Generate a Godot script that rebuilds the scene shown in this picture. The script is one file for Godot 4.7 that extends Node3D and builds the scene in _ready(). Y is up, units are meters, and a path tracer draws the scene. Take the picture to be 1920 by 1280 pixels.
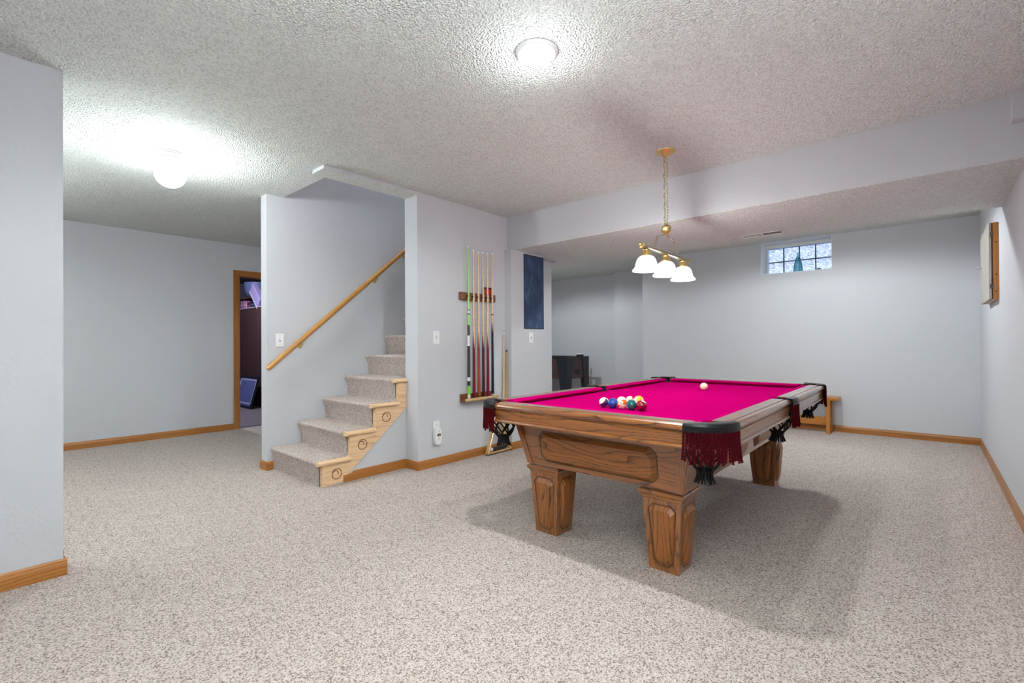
extends Node3D

# ---------------------------------------------------------------- mesh builder
class B:
	var st := SurfaceTool.new()
	var off := Vector3.ZERO
	var xf := Transform3D()
	var col := Color.WHITE
	var uvo := Vector2.ZERO
	func _init(o := Vector3.ZERO):
		off = o
		st.begin(Mesh.PRIMITIVE_TRIANGLES)
	func v(p: Vector3, n: Vector3, uv: Vector2):
		st.set_color(col); st.set_normal((xf.basis * n).normalized()); st.set_uv(uv + uvo); st.add_vertex(xf * p - off)
	func tri(a: Vector3, b: Vector3, c: Vector3, na: Vector3, nb: Vector3, nc: Vector3, ua := Vector2.ZERO, ub := Vector2.ZERO, uc := Vector2.ZERO):
		if (c - a).cross(b - a).dot(na + nb + nc) >= 0.0:
			v(a, na, ua); v(b, nb, ub); v(c, nc, uc)
		else:
			v(a, na, ua); v(c, nc, uc); v(b, nb, ub)
	func poly(pts: Array, out: Vector3, gu: Vector3, gv: Vector3):   # flat convex face, "out" tells the outer side
		var n: Vector3 = (pts[2] - pts[0]).cross(pts[1] - pts[0])
		if n.length() < 1e-12 and pts.size() > 3: n = (pts[3] - pts[0]).cross(pts[1] - pts[0])
		n = n.normalized()
		if n.dot(out) < 0.0: n = -n
		for i in range(1, pts.size() - 1):
			var t := [pts[0], pts[i], pts[i + 1]]
			tri(t[0], t[1], t[2], n, n, n, Vector2(t[0].dot(gu), t[0].dot(gv)), Vector2(t[1].dot(gu), t[1].dot(gv)), Vector2(t[2].dot(gu), t[2].dot(gv)))
	func box(lo: Vector3, hi: Vector3, ch := 0.0, grain := -1):
		var s := hi - lo
		if grain < 0: grain = s.max_axis_index()
		ch = min(ch, min(s.x, min(s.y, s.z)) * 0.45)
		var mid := (lo + hi) * 0.5
		var h := s * 0.5
		var ax := [Vector3.RIGHT, Vector3.UP, Vector3.BACK]
		var g: Vector3 = ax[grain]
		for a in 3:
			var b := (a + 1) % 3
			var c := (a + 2) % 3
			var gu: Vector3 = g if a != grain else ax[b]
			var gv: Vector3 = ax[3 - a - grain] if a != grain else ax[c]
			for sg in [-1.0, 1.0]:
				var f: Vector3 = mid + ax[a] * h[a] * sg
				var eb: Vector3 = ax[b] * (h[b] - ch)
				var ec: Vector3 = ax[c] * (h[c] - ch)
				poly([f - eb - ec, f + eb - ec, f + eb + ec, f - eb + ec], ax[a] * sg, gu, gv)
				if ch > 0.0:
					for sb in [-1.0, 1.0]:   # chamfer between faces a and b
						var ec2: Vector3 = ax[c] * (h[c] - ch)
						var p1: Vector3 = mid + ax[a] * h[a] * sg + ax[b] * (h[b] - ch) * sb
						var p2: Vector3 = mid + ax[a] * (h[a] - ch) * sg + ax[b] * h[b] * sb
						poly([p1 - ec2, p1 + ec2, p2 + ec2, p2 - ec2], ax[a] * sg + ax[b] * sb, gu, gv)
		if ch > 0.0:
			for sx in [-1.0, 1.0]:
				for sy in [-1.0, 1.0]:
					for sz in [-1.0, 1.0]:
						var d := Vector3(sx, sy, sz)
						poly([mid + d * Vector3(h.x, h.y - ch, h.z - ch), mid + d * Vector3(h.x - ch, h.y, h.z - ch), mid + d * Vector3(h.x - ch, h.y - ch, h.z)], d, g, ax[(grain + 1) % 3])
	# polygon (p, q) swept along a from a0 to a1; P, Q, A are the axes; end0/end1 shift a by a function of p
	func prism(pg: PackedVector2Array, P: Vector3, Q: Vector3, A: Vector3, a0: float, a1: float, o := Vector3.ZERO, smooth := false, k0 := 0.0, k1 := 0.0):
		var n := pg.size()
		var area := 0.0
		for i in n: area += pg[i].cross(pg[(i + 1) % n])
		var sgn := 1.0 if area > 0 else -1.0
		var en: Array = []
		for i in n:
			var e := pg[(i + 1) % n] - pg[i]
			en.append(Vector2(e.y, -e.x).normalized() * sgn)
		var len := 0.0
		for i in n:
			var j := (i + 1) % n
			var n0: Vector2 = en[i]
			var n1: Vector2 = en[i]
			if smooth:
				if en[(i + n - 1) % n].dot(en[i]) > 0.6: n0 = (en[(i + n - 1) % n] + en[i]).normalized()
				if en[j].dot(en[i]) > 0.6: n1 = (en[j] + en[i]).normalized()
			var N0: Vector3 = P * n0.x + Q * n0.y
			var N1: Vector3 = P * n1.x + Q * n1.y
			var A0: Vector3 = o + P * pg[i].x + Q * pg[i].y
			var A1: Vector3 = o + P * pg[j].x + Q * pg[j].y
			var s0 := a0 + k0 * pg[i].x
			var s1 := a0 + k0 * pg[j].x
			var e0 := a1 + k1 * pg[i].x
			var e1 := a1 + k1 * pg[j].x
			var l2 := len + pg[i].distance_to(pg[j])
			tri(A0 + A * s0, A0 + A * e0, A1 + A * e1, N0, N0, N1, Vector2(s0, len), Vector2(e0, len), Vector2(e1, l2))
			tri(A0 + A * s0, A1 + A * e1, A1 + A * s1, N0, N1, N1, Vector2(s0, len), Vector2(e1, l2), Vector2(s1, l2))
			len = l2
		var ix := Geometry2D.triangulate_polygon(pg)
		for k in range(0, ix.size(), 3):
			for e in 2:
				var pts: Array = []
				for m in 3:
					var q := pg[ix[k + m]]
					pts.append(o + P * q.x + Q * q.y + A * ((a0 + k0 * q.x) if e == 0 else (a1 + k1 * q.x)))
				poly(pts, -A if e == 0 else A, P, Q)
	# profile of (radius, height) turned round the y axis at o
	func lathe(pr: Array, seg := 24, o := Vector3.ZERO, axis := Vector3.UP):
		var bs := Basis()
		if axis != Vector3.UP:
			var x := axis.cross(Vector3.RIGHT if abs(axis.x) < 0.9 else Vector3.BACK).normalized()
			bs = Basis(x, axis, x.cross(axis))
		var n := pr.size()
		var en: Array = []
		for i in n - 1:
			var e: Vector2 = pr[i + 1] - pr[i]
			en.append(Vector2(e.y, -e.x).normalized())
		var sg := 0.0
		for i in n - 1: sg += en[i].x * (pr[i].x + pr[i + 1].x) * pr[i].distance_to(pr[i + 1]) + 0.0
		var flip := 1.0
		# outward is to the right of the walk when the profile climbs
		for i in n - 1:
			var n0: Vector2 = en[i]
			var n1: Vector2 = en[i]
			if i > 0 and en[i - 1].dot(en[i]) > 0.5: n0 = (en[i - 1] + en[i]).normalized()
			if i < n - 2 and en[i + 1].dot(en[i]) > 0.5: n1 = (en[i + 1] + en[i]).normalized()
			for s in seg:
				var t0 := TAU * s / seg
				var t1 := TAU * (s + 1) / seg
				var d0 := Vector3(cos(t0), 0, sin(t0))
				var d1 := Vector3(cos(t1), 0, sin(t1))
				var u0 := float(s) / seg
				var u1 := float(s + 1) / seg
				var a: Vector3 = o + bs * (d0 * pr[i].x + Vector3.UP * pr[i].y)
				var b: Vector3 = o + bs * (d1 * pr[i].x + Vector3.UP * pr[i].y)
				var c: Vector3 = o + bs * (d1 * pr[i + 1].x + Vector3.UP * pr[i + 1].y)
				var d: Vector3 = o + bs * (d0 * pr[i + 1].x + Vector3.UP * pr[i + 1].y)
				var na: Vector3 = bs * (d0 * n0.x + Vector3.UP * n0.y)
				var nb: Vector3 = bs * (d1 * n0.x + Vector3.UP * n0.y)
				var nc: Vector3 = bs * (d1 * n1.x + Vector3.UP * n1.y)
				var nd: Vector3 = bs * (d0 * n1.x + Vector3.UP * n1.y)
				if pr[i].x > 1e-6: tri(a, b, c, na * flip, nb * flip, nc * flip, Vector2(u0, pr[i].y), Vector2(u1, pr[i].y), Vector2(u1, pr[i + 1].y))
				if pr[i + 1].x > 1e-6: tri(a, c, d, na * flip, nc * flip, nd * flip, Vector2(u0, pr[i].y), Vector2(u1, pr[i + 1].y), Vector2(u0, pr[i + 1].y))
	func tube(pts: Array, r, seg := 8, closed := false):
		var n := pts.size()
		var T: Array = []
		for i in n:
			var p0: Vector3 = pts[(i + n - 1) % n] if closed or i > 0 else pts[0]
			var p1: Vector3 = pts[(i + 1) % n] if closed or i < n - 1 else pts[n - 1]
			T.append((p1 - p0).normalized())
		var u: Vector3 = T[0].cross(Vector3.UP if abs(T[0].y) < 0.9 else Vector3.RIGHT).normalized()
		var U: Array = []
		for i in n:
			u = (u - T[i] * u.dot(T[i])).normalized()
			U.append(u)
		var len := 0.0
		for i in (n if closed else n - 1):
			var j := (i + 1) % n
			var ri: float = r[i] if r is Array else r
			var rj: float = r[j] if r is Array else r
			var l2: float = len + pts[i].distance_to(pts[j])
			var Wi: Vector3 = T[i].cross(U[i])
			var Wj: Vector3 = T[j].cross(U[j])
			for s in seg:
				var t0 := TAU * s / seg
				var t1 := TAU * (s + 1) / seg
				var na: Vector3 = U[i] * cos(t0) + Wi * sin(t0)
				var nb: Vector3 = U[i] * cos(t1) + Wi * sin(t1)
				var nc: Vector3 = U[j] * cos(t1) + Wj * sin(t1)
				var nd: Vector3 = U[j] * cos(t0) + Wj * sin(t0)
				tri(pts[i] + na * ri, pts[i] + nb * ri, pts[j] + nc * rj, na, nb, nc, Vector2(len, t0 * ri), Vector2(len, t1 * ri), Vector2(l2, t1 * ri))
				tri(pts[i] + na * ri, pts[j] + nc * rj, pts[j] + nd * rj, na, nc, nd, Vector2(len, t0 * ri), Vector2(l2, t1 * ri), Vector2(l2, t0 * ri))
			len = l2
		if not closed:
			for e in 2:
				var i := 0 if e == 0 else n - 1
				var ri: float = r[i] if r is Array else r
				var W: Vector3 = T[i].cross(U[i])
				var ring: Array = []
				for s in seg: ring.append(pts[i] + (U[i] * cos(TAU * s / seg) + W * sin(TAU * s / seg)) * ri)
				if ri > 1e-5: poly(ring, -T[i] if e == 0 else T[i], U[i], W)
	# frustum-like raised panel: outline o0 on the face, smaller outline o1 standing proud by h; face frame: origin, P, Q, N
	func raised(o0: PackedVector2Array, o1: PackedVector2Array, h: float, O: Vector3, P: Vector3, Q: Vector3, N: Vector3, turn := false):
		var n := o0.size()
		for i in n:
			var j := (i + 1) % n
			var a := O + P * o0[i].x + Q * o0[i].y
			var b := O + P * o0[j].x + Q * o0[j].y
			var c := O + P * o1[j].x + Q * o1[j].y + N * h
			var d := O + P * o1[i].x + Q * o1[i].y + N * h
			var m := (a + b) * 0.5 - (O + P * 0.0)
			var outw: Vector3 = (a + b - c - d).normalized() + N * 0.6
			poly([a, b, c, d], outw, Q if turn else P, P if turn else Q)
		var ix := Geometry2D.triangulate_polygon(o1)
		for k in range(0, ix.size(), 3):
			var pts: Array = []
			for m in 3:
				var q := o1[ix[k + m]]
				pts.append(O + P * q.x + Q * q.y + N * h)
			poly(pts, N, Q if turn else P, P if turn else Q)
	func ball(c: Vector3, r: float, seg := 24, sq := 1.0):
		var pr: Array = []
		for i in seg / 2 + 1:
			var t := -PI / 2 + PI * i / (seg / 2)
			pr.append(Vector2(max(cos(t) * r, 0.0), sin(t) * r * sq))
		lathe(pr, seg, c)
	func mesh() -> ArrayMesh:
		return st.commit()

# ---------------------------------------------------------------- scene helpers
var used := {}
var M := {}
var rng := RandomNumberGenerator.new()

func c8(r, g, b, a := 255) -> Color:
	return Color(r / 255.0, g / 255.0, b / 255.0, a / 255.0)

func numbered(n: String) -> String:
	if not used.has(n):
		used[n] = 0
		return n
	used[n] += 1
	return "%s_%03d" % [n, used[n]]

func tag(o: Node, label := "", category := "", group := "", kind := ""):
	if label: o.set_meta("label", label)
	if category: o.set_meta("category", category)
	if group: o.set_meta("group", group)
	if kind: o.set_meta("kind", kind)
	return o

func thing(called: String, label: String, category: String, at := Vector3.ZERO, group := "") -> Node3D:
	var o := Node3D.new()
	o.name = numbered(called)
	add_child(o)
	o.position = at
	tag(o, label, category, group)
	return o

func put(b: B, called: String, m: Material, parent: Node = null, label := "", kind := "") -> MeshInstance3D:
	var o := MeshInstance3D.new()
	o.mesh = b.mesh()
	o.material_override = m
	o.cast_shadow = GeometryInstance3D.SHADOW_CASTING_SETTING_ON
	if parent == null:
		o.name = numbered(called)
		add_child(o)
	else:
		o.name = called
		parent.add_child(o, true)
	if label: o.set_meta("label", label)
	if kind: o.set_meta("kind", kind)
	return o

func struct(called: String, b: B, m: Material, label := "") -> MeshInstance3D:
	var o := put(b, called, m)
	tag(o, label, "", "", "structure")
	return o

func fnoise(f: float, kind := FastNoiseLite.TYPE_SIMPLEX_SMOOTH, oct := 1, sd := 1) -> FastNoiseLite:
	var n := FastNoiseLite.new()
	n.noise_type = kind
	n.frequency = f
	n.seed = sd
	n.fractal_type = FastNoiseLite.FRACTAL_FBM if oct > 1 else FastNoiseLite.FRACTAL_NONE
	n.fractal_octaves = oct
	return n

func ramp(stops: Array) -> Gradient:
	var g := Gradient.new()
	g.offsets = PackedFloat32Array(stops.map(func(s): return s[0]))
	g.colors = PackedColorArray(stops.map(func(s): return s[1]))
	return g

func ntex(n: FastNoiseLite, size: int, g: Gradient = null, normal := false) -> NoiseTexture2D:
	var t := NoiseTexture2D.new()
	t.width = size; t.height = size; t.seamless = true; t.noise = n
	if g: t.color_ramp = g
	if normal: t.as_normal_map = true
	return t

func mat(col: Color, rough := 0.6, metal := 0.0) -> StandardMaterial3D:
	var m := StandardMaterial3D.new()
	m.albedo_color = col; m.roughness = rough; m.metallic = metal
	return m

# periodic cells: each pixel takes the tone of its nearest seed (tufts) or the distance to it (bumps)
func cells(size: int, n: int, g: Gradient, sd: int) -> Array:
	var r := RandomNumberGenerator.new()
	r.seed = sd
	var px := PackedFloat32Array()
	var py := PackedFloat32Array()
	var tn := PackedFloat32Array()
	for i in n * n:
		px.append(r.randf()); py.append(r.randf()); tn.append(r.randf())
	var a := PackedByteArray()
	var h := PackedByteArray()
	a.resize(size * size * 3)
	h.resize(size * size)
	var k := float(n) / size
	for y in size:
		var fy := y * k
		var cy := int(fy)
		for x in size:
			var fx := x * k
			var cx := int(fx)
			var best := 9.0
			var bi := 0
			for j in range(cy - 1, cy + 2):
				for i in range(cx - 1, cx + 2):
					var id: int = posmod(j, n) * n + posmod(i, n)
					var dx: float = i + px[id] - fx
					var dy: float = j + py[id] - fy
					var d := dx * dx + dy * dy
					if d < best:
						best = d; bi = id
			var v := clampf(1.0 - best * 1.1, 0.0, 1.0)
			h[y * size + x] = int(255.0 * clampf(v * (0.45 + 0.55 * tn[bi]), 0.0, 1.0))
			if g:
				var c := g.sample(tn[bi])
				var q := (y * size + x) * 3
				a[q] = int(c.r * 255); a[q + 1] = int(c.g * 255); a[q + 2] = int(c.b * 255)
	var out: Array = [ImageTexture.create_from_image(Image.create_from_data(size, size, false, Image.FORMAT_L8, h))]
	if g: out.append(ImageTexture.create_from_image(Image.create_from_data(size, size, false, Image.FORMAT_RGB8, a)))
	return out

# oak-like grain: u runs along the grain
func wood_image(w: int, h: int, len_m: float, wid_m: float, rings: float, wav: float, g: Gradient, sd: int) -> ImageTexture:
	var im := Image.create(w, h, true, Image.FORMAT_RGB8)
	var n1 := fnoise(1.0, FastNoiseLite.TYPE_SIMPLEX_SMOOTH, 2, sd)
	var n2 := fnoise(1.0, FastNoiseLite.TYPE_SIMPLEX_SMOOTH, 1, sd + 1)
	var n3 := fnoise(1.0, FastNoiseLite.TYPE_SIMPLEX_SMOOTH, 1, sd + 2)
	for y in h:
		var vy := wid_m * y / h
		for x in w:
			var ux := len_m * x / w
			var r := (vy + wav * n1.get_noise_2d(ux * 1.1, vy * 7.0)) * rings
			var f := r - floorf(r)
			var line := pow(f, 5.0)                        # latewood edge of each ring
			var pore := n2.get_noise_2d(ux * 22.0, vy * 700.0) * 0.5 + 0.5
			var tone := n3.get_noise_2d(ux * 1.5, vy * 30.0) * 0.5 + 0.5
			var t: float = clamp(0.80 - 0.72 * line * (0.45 + 0.75 * pore) - 0.26 * pore * pore + 0.26 * (tone - 0.5), 0.0, 1.0)
			im.set_pixel(x, y, g.sample(t))
	im.generate_mipmaps()
	return ImageTexture.create_from_image(im)

func wood(tex: Texture2D, tint: Color, rough: float, coat := 0.0, sx := 1.0, sy := 1.0) -> StandardMaterial3D:
	var m := mat(tint, rough)
	m.albedo_texture = tex
	m.uv1_scale = Vector3(sx, sy, 1)
	if coat > 0.0:
		m.clearcoat_enabled = true; m.clearcoat = coat; m.clearcoat_roughness = 0.14
	return m

func lamp_mat(col: Color, e: float) -> StandardMaterial3D:
	var m := mat(Color(0.9, 0.9, 0.9), 0.4)
	m.emission_enabled = true; m.emission = col; m.emission_energy_multiplier = e
	return m

func omni(parent: Node, at: Vector3, e: float, size: float, col := LAMP):
	var l := OmniLight3D.new()
	l.name = "bulb_light"
	l.light_energy = e; l.light_color = col; l.light_size = size
	l.omni_range = 14.0; l.omni_attenuation = 2.0; l.shadow_enabled = true
	parent.add_child(l, true)
	l.position = at
	return l

func arc(c: Vector3, r: float, u: Vector3, w: Vector3, t0: float, t1: float, n: int) -> Array:
	var a: Array = []
	for i in n + 1:
		var t: float = lerp(t0, t1, float(i) / n)
		a.append(c + u * cos(t) * r + w * sin(t) * r)
	return a

# ---------------------------------------------------------------- measures of the room
const H := 2.44
const XA := -3.349      # cue wall face
const XA2 := -3.529     # its inner face, plane of the stair stringer
const ZA := -2.5513     # its front end
const XB := -4.3756     # handrail wall face
const XB2 := -4.4924
const ZB := -1.6912
const XC := -6.848      # far left wall
const XD := -3.145      # near left wall
const ZD := -0.2776
const XE := 0.4153      # right wall
const ZW := -7.017      # window wall
const ZS := -3.7274     # front of the soffit
const ZK := -4.9843     # back of the soffit
const HS := 2.0892
const XP := -3.2586     # pier face
const ZP := -3.688
const ZPE := -4.239
const ZO := -1.839      # stair opening in the ceiling
const ZN := 3.4         # wall behind the camera

func _ready():
	rng.seed = 7
	# camera ------------------------------------------------------------
	var cam := Camera3D.new()
	cam.name = "camera"
	add_child(cam)
	cam.position = Vector3(0, 1.1041, 0)
	cam.rotation = Vector3(0.0047, 0.7225, -0.0056)
	cam.fov = rad_to_deg(2.0 * atan(640.0 / 884.81))
	cam.near = 0.02
	cam.current = true
	# sky, exposure -------------------------------------------------------
	var we := WorldEnvironment.new()
	we.name = "environment"
	var env := Environment.new()
	var sky := Sky.new()
	var sm := ProceduralSkyMaterial.new()
	sm.sky_top_color = c8(150, 185, 235); sm.sky_horizon_color = c8(225, 235, 248)
	sm.ground_bottom_color = c8(90, 95, 105); sm.ground_horizon_color = c8(150, 155, 165)
	sm.sky_energy_multiplier = 1.3; sm.ground_energy_multiplier = 1.2
	sky.sky_material = sm
	env.background_mode = Environment.BG_SKY
	env.sky = sky
	env.tonemap_mode = Environment.TONE_MAPPER_LINEAR
	env.tonemap_exposure = 1.36
	env.sdfgi_enabled = true; env.ssao_enabled = true; env.ssil_enabled = true
	we.environment = env
	add_child(we)
	materials()
	room()
	stairs()
	lights()
	pool_table()
	balls()
	cues()
	small_things()
	foosball()
	storage()
	window()

const LAMP := Color(0.96, 1.0, 0.995)   # neutral to cool white bulbs
var E_FLUSH := 2.2      # downward beam of the flush lamps
var E_HALO := 0.095      # what they spill sideways onto the ceiling
var E_GLOBE := 0.75
var E_PEND := 0.13
var E_STORE := 2.2
var E_STAIR_FILL := 0.7  # added fill lamp at the top of the stairs
var E_FILL_UP := 16.0  # added uplights that fill the ceiling

func materials():
	M.wall = mat(c8(201, 201, 207), 0.75)
	M.wall.heightmap_enabled = true
	M.wall.heightmap_texture = ntex(fnoise(0.06, FastNoiseLite.TYPE_SIMPLEX_SMOOTH, 2, 5), 512)
	M.wall.heightmap_scale = 0.05
	M.wall.uv1_triplanar = true; M.wall.uv1_world_triplanar = true; M.wall.uv1_scale = Vector3.ONE / 0.9
	M.white = mat(c8(238, 238, 236), 0.45)
	M.popcorn = mat(c8(246, 249, 247), 0.9)
	M.popcorn.heightmap_enabled = true
	var pop := cells(720, 90, ramp([[0.0, c8(225, 226, 223)], [0.4, c8(247, 248, 246)], [1.0, c8(255, 255, 254)]]), 3)
	M.popcorn.albedo_texture = pop[1]
	M.popcorn.heightmap_texture = pop[0]
	M.popcorn.heightmap_scale = 1.7
	M.popcorn.uv1_triplanar = true; M.popcorn.uv1_world_triplanar = true; M.popcorn.uv1_scale = Vector3.ONE / 0.8
	M.carpet = mat(c8(246, 243, 243), 0.95)
	var tuft := cells(800, 160, ramp([[0.0, c8(122, 108, 101)], [0.16, c8(153, 139, 132)], [0.36, c8(193, 180, 173)], [0.7, c8(207, 195, 188)], [1.0, c8(226, 215, 210)]]), 5)
	M.carpet.albedo_texture = tuft[1]
	M.carpet.heightmap_enabled = true
	M.carpet.heightmap_texture = tuft[0]
	M.carpet.heightmap_scale = 0.35
	M.carpet.uv1_triplanar = true; M.carpet.uv1_world_triplanar = true; M.carpet.uv1_scale = Vector3.ONE / 0.75
	var g := ramp([[0.0, c8(52, 28, 12)], [0.3, c8(104, 62, 28)], [0.6, c8(156, 104, 54)], [0.85, c8(174, 120, 64)], [1.0, c8(192, 138, 80)]])
	var oak := wood_image(2048, 512, 2.6, 0.65, 40.0, 0.06, g, 21)
	var gg := ramp([[0.0, c8(120, 105, 92)], [0.5, c8(205, 197, 190)], [1.0, c8(255, 255, 255)]])
	var fine := wood_image(1024, 512, 1.6, 0.3, 70.0, 0.02, gg, 31)
	M.oak = wood(oak, c8(214, 188, 150), 0.3, 0.9, 1 / 2.6, 1 / 0.65)
	var soft := wood_image(512, 256, 1.2, 0.3, 26.0, 0.05, ramp([[0.0, c8(205, 196, 186)], [0.5, c8(236, 231, 226)], [1.0, c8(255, 255, 255)]]), 41)
	M.oak_panel = wood(oak, c8(214, 188, 150), 0.45, 0.15, 1 / 2.6, 1 / 0.65)
	M.oak_dark = wood(oak, c8(150, 140, 132), 0.45, 0.2, 1 / 2.6, 1 / 0.65)
	M.trim = wood(fine, c8(190, 124, 54), 0.4, 0.2, 1 / 1.6, 1 / 0.3)
	M.rail = wood(fine, c8(212, 154, 76), 0.35, 0.3, 1 / 1.6, 1 / 0.3)
	M.maple = wood(soft, c8(240, 204, 164), 0.45, 0.2, 1 / 1.2, 1 / 0.3)
	M.shaft = wood(soft, c8(238, 208, 168), 0.35, 0.3, 1 / 1.2, 1 / 0.3)
	M.pine = wood(fine, c8(206, 134, 52), 0.4, 0.2, 1 / 1.6, 1 / 0.3)
	M.stain = wood(fine, c8(140, 84, 44), 0.45, 0.1, 1 / 1.6, 1 / 0.3)
	M.ash = wood(fine, c8(226, 190, 132), 0.35, 0.3, 1 / 1.6, 1 / 0.3)
	M.cloth = mat(Color.WHITE, 1.0)
	M.cloth.metallic_specular = 0.03
	M.cloth.albedo_texture = ntex(fnoise(0.2, FastNoiseLite.TYPE_SIMPLEX, 4, 9), 512, ramp([[0.0, c8(158, 0, 82)], [0.55, c8(174, 0, 95)], [0.85, c8(184, 4, 106)], [1.0, c8(208, 44, 142)]]))
	M.cloth.uv1_triplanar = true; M.cloth.uv1_scale = Vector3.ONE / 0.5
	M.leather = mat(c8(17, 17, 20), 0.3)
	M.leather.metallic_specular = 0.35
	M.net = mat(c8(15, 13, 14), 0.5)
	M.net.metallic_specular = 0.3
	M.fringe = mat(c8(66, 6, 15), 0.8)
	M.fringe.metallic_specular = 0.15
	M.black = mat(c8(20, 20, 22), 0.4)
	M.navy = mat(c8(26, 28, 38), 0.35)
	M.brass = mat(c8(222, 198, 132), 0.34, 1.0)
	M.chain = mat(c8(216, 204, 164), 0.25, 1.0)
	M.chrome = mat(c8(205, 205, 208), 0.2, 1.0)
	M.silver = mat(c8(215, 208, 185), 0.16, 1.0)
	M.plastic = mat(c8(236, 237, 238), 0.35)
	M.slot = mat(c8(60, 60, 62), 0.5)
	M.red = mat(c8(190, 30, 24), 0.4)

# ---------------------------------------------------------------- room shell
func slab(called: String, boxes: Array, m: Material, label := ""):
	var b := B.new()
	for q in boxes: b.box(Vector3(min(q[0], q[1]), min(q[2], q[3]), min(q[4], q[5])), Vector3(max(q[0], q[1]), max(q[2], q[3]), max(q[4], q[5])))
	return struct(called, b, m, label)

func baseboard(side: String, runs: Array):
	# run: from, to, outward normal; profile 13 mm by 78 mm with an eased top
	var b := B.new()
	for r in runs:
		var p0: Vector3 = r[0]
		var p1: Vector3 = r[1]
		var n: Vector3 = r[2]
		var d := (p1 - p0).normalized()
		b.uvo = Vector2(rng.randf() * 3, rng.randf())
		b.prism(PackedVector2Array([Vector2(0, 0), Vector2(0.013, 0), Vector2(0.013, 0.052), Vector2(0.010, 0.066), Vector2(0.009, 0.072), Vector2(0.005, 0.078), Vector2(0, 0.078)]), n, Vector3.UP, d, 0, p0.distance_to(p1), p0)
	return struct("baseboard_" + side, b, M.trim, "golden brown wooden baseboard")

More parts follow.
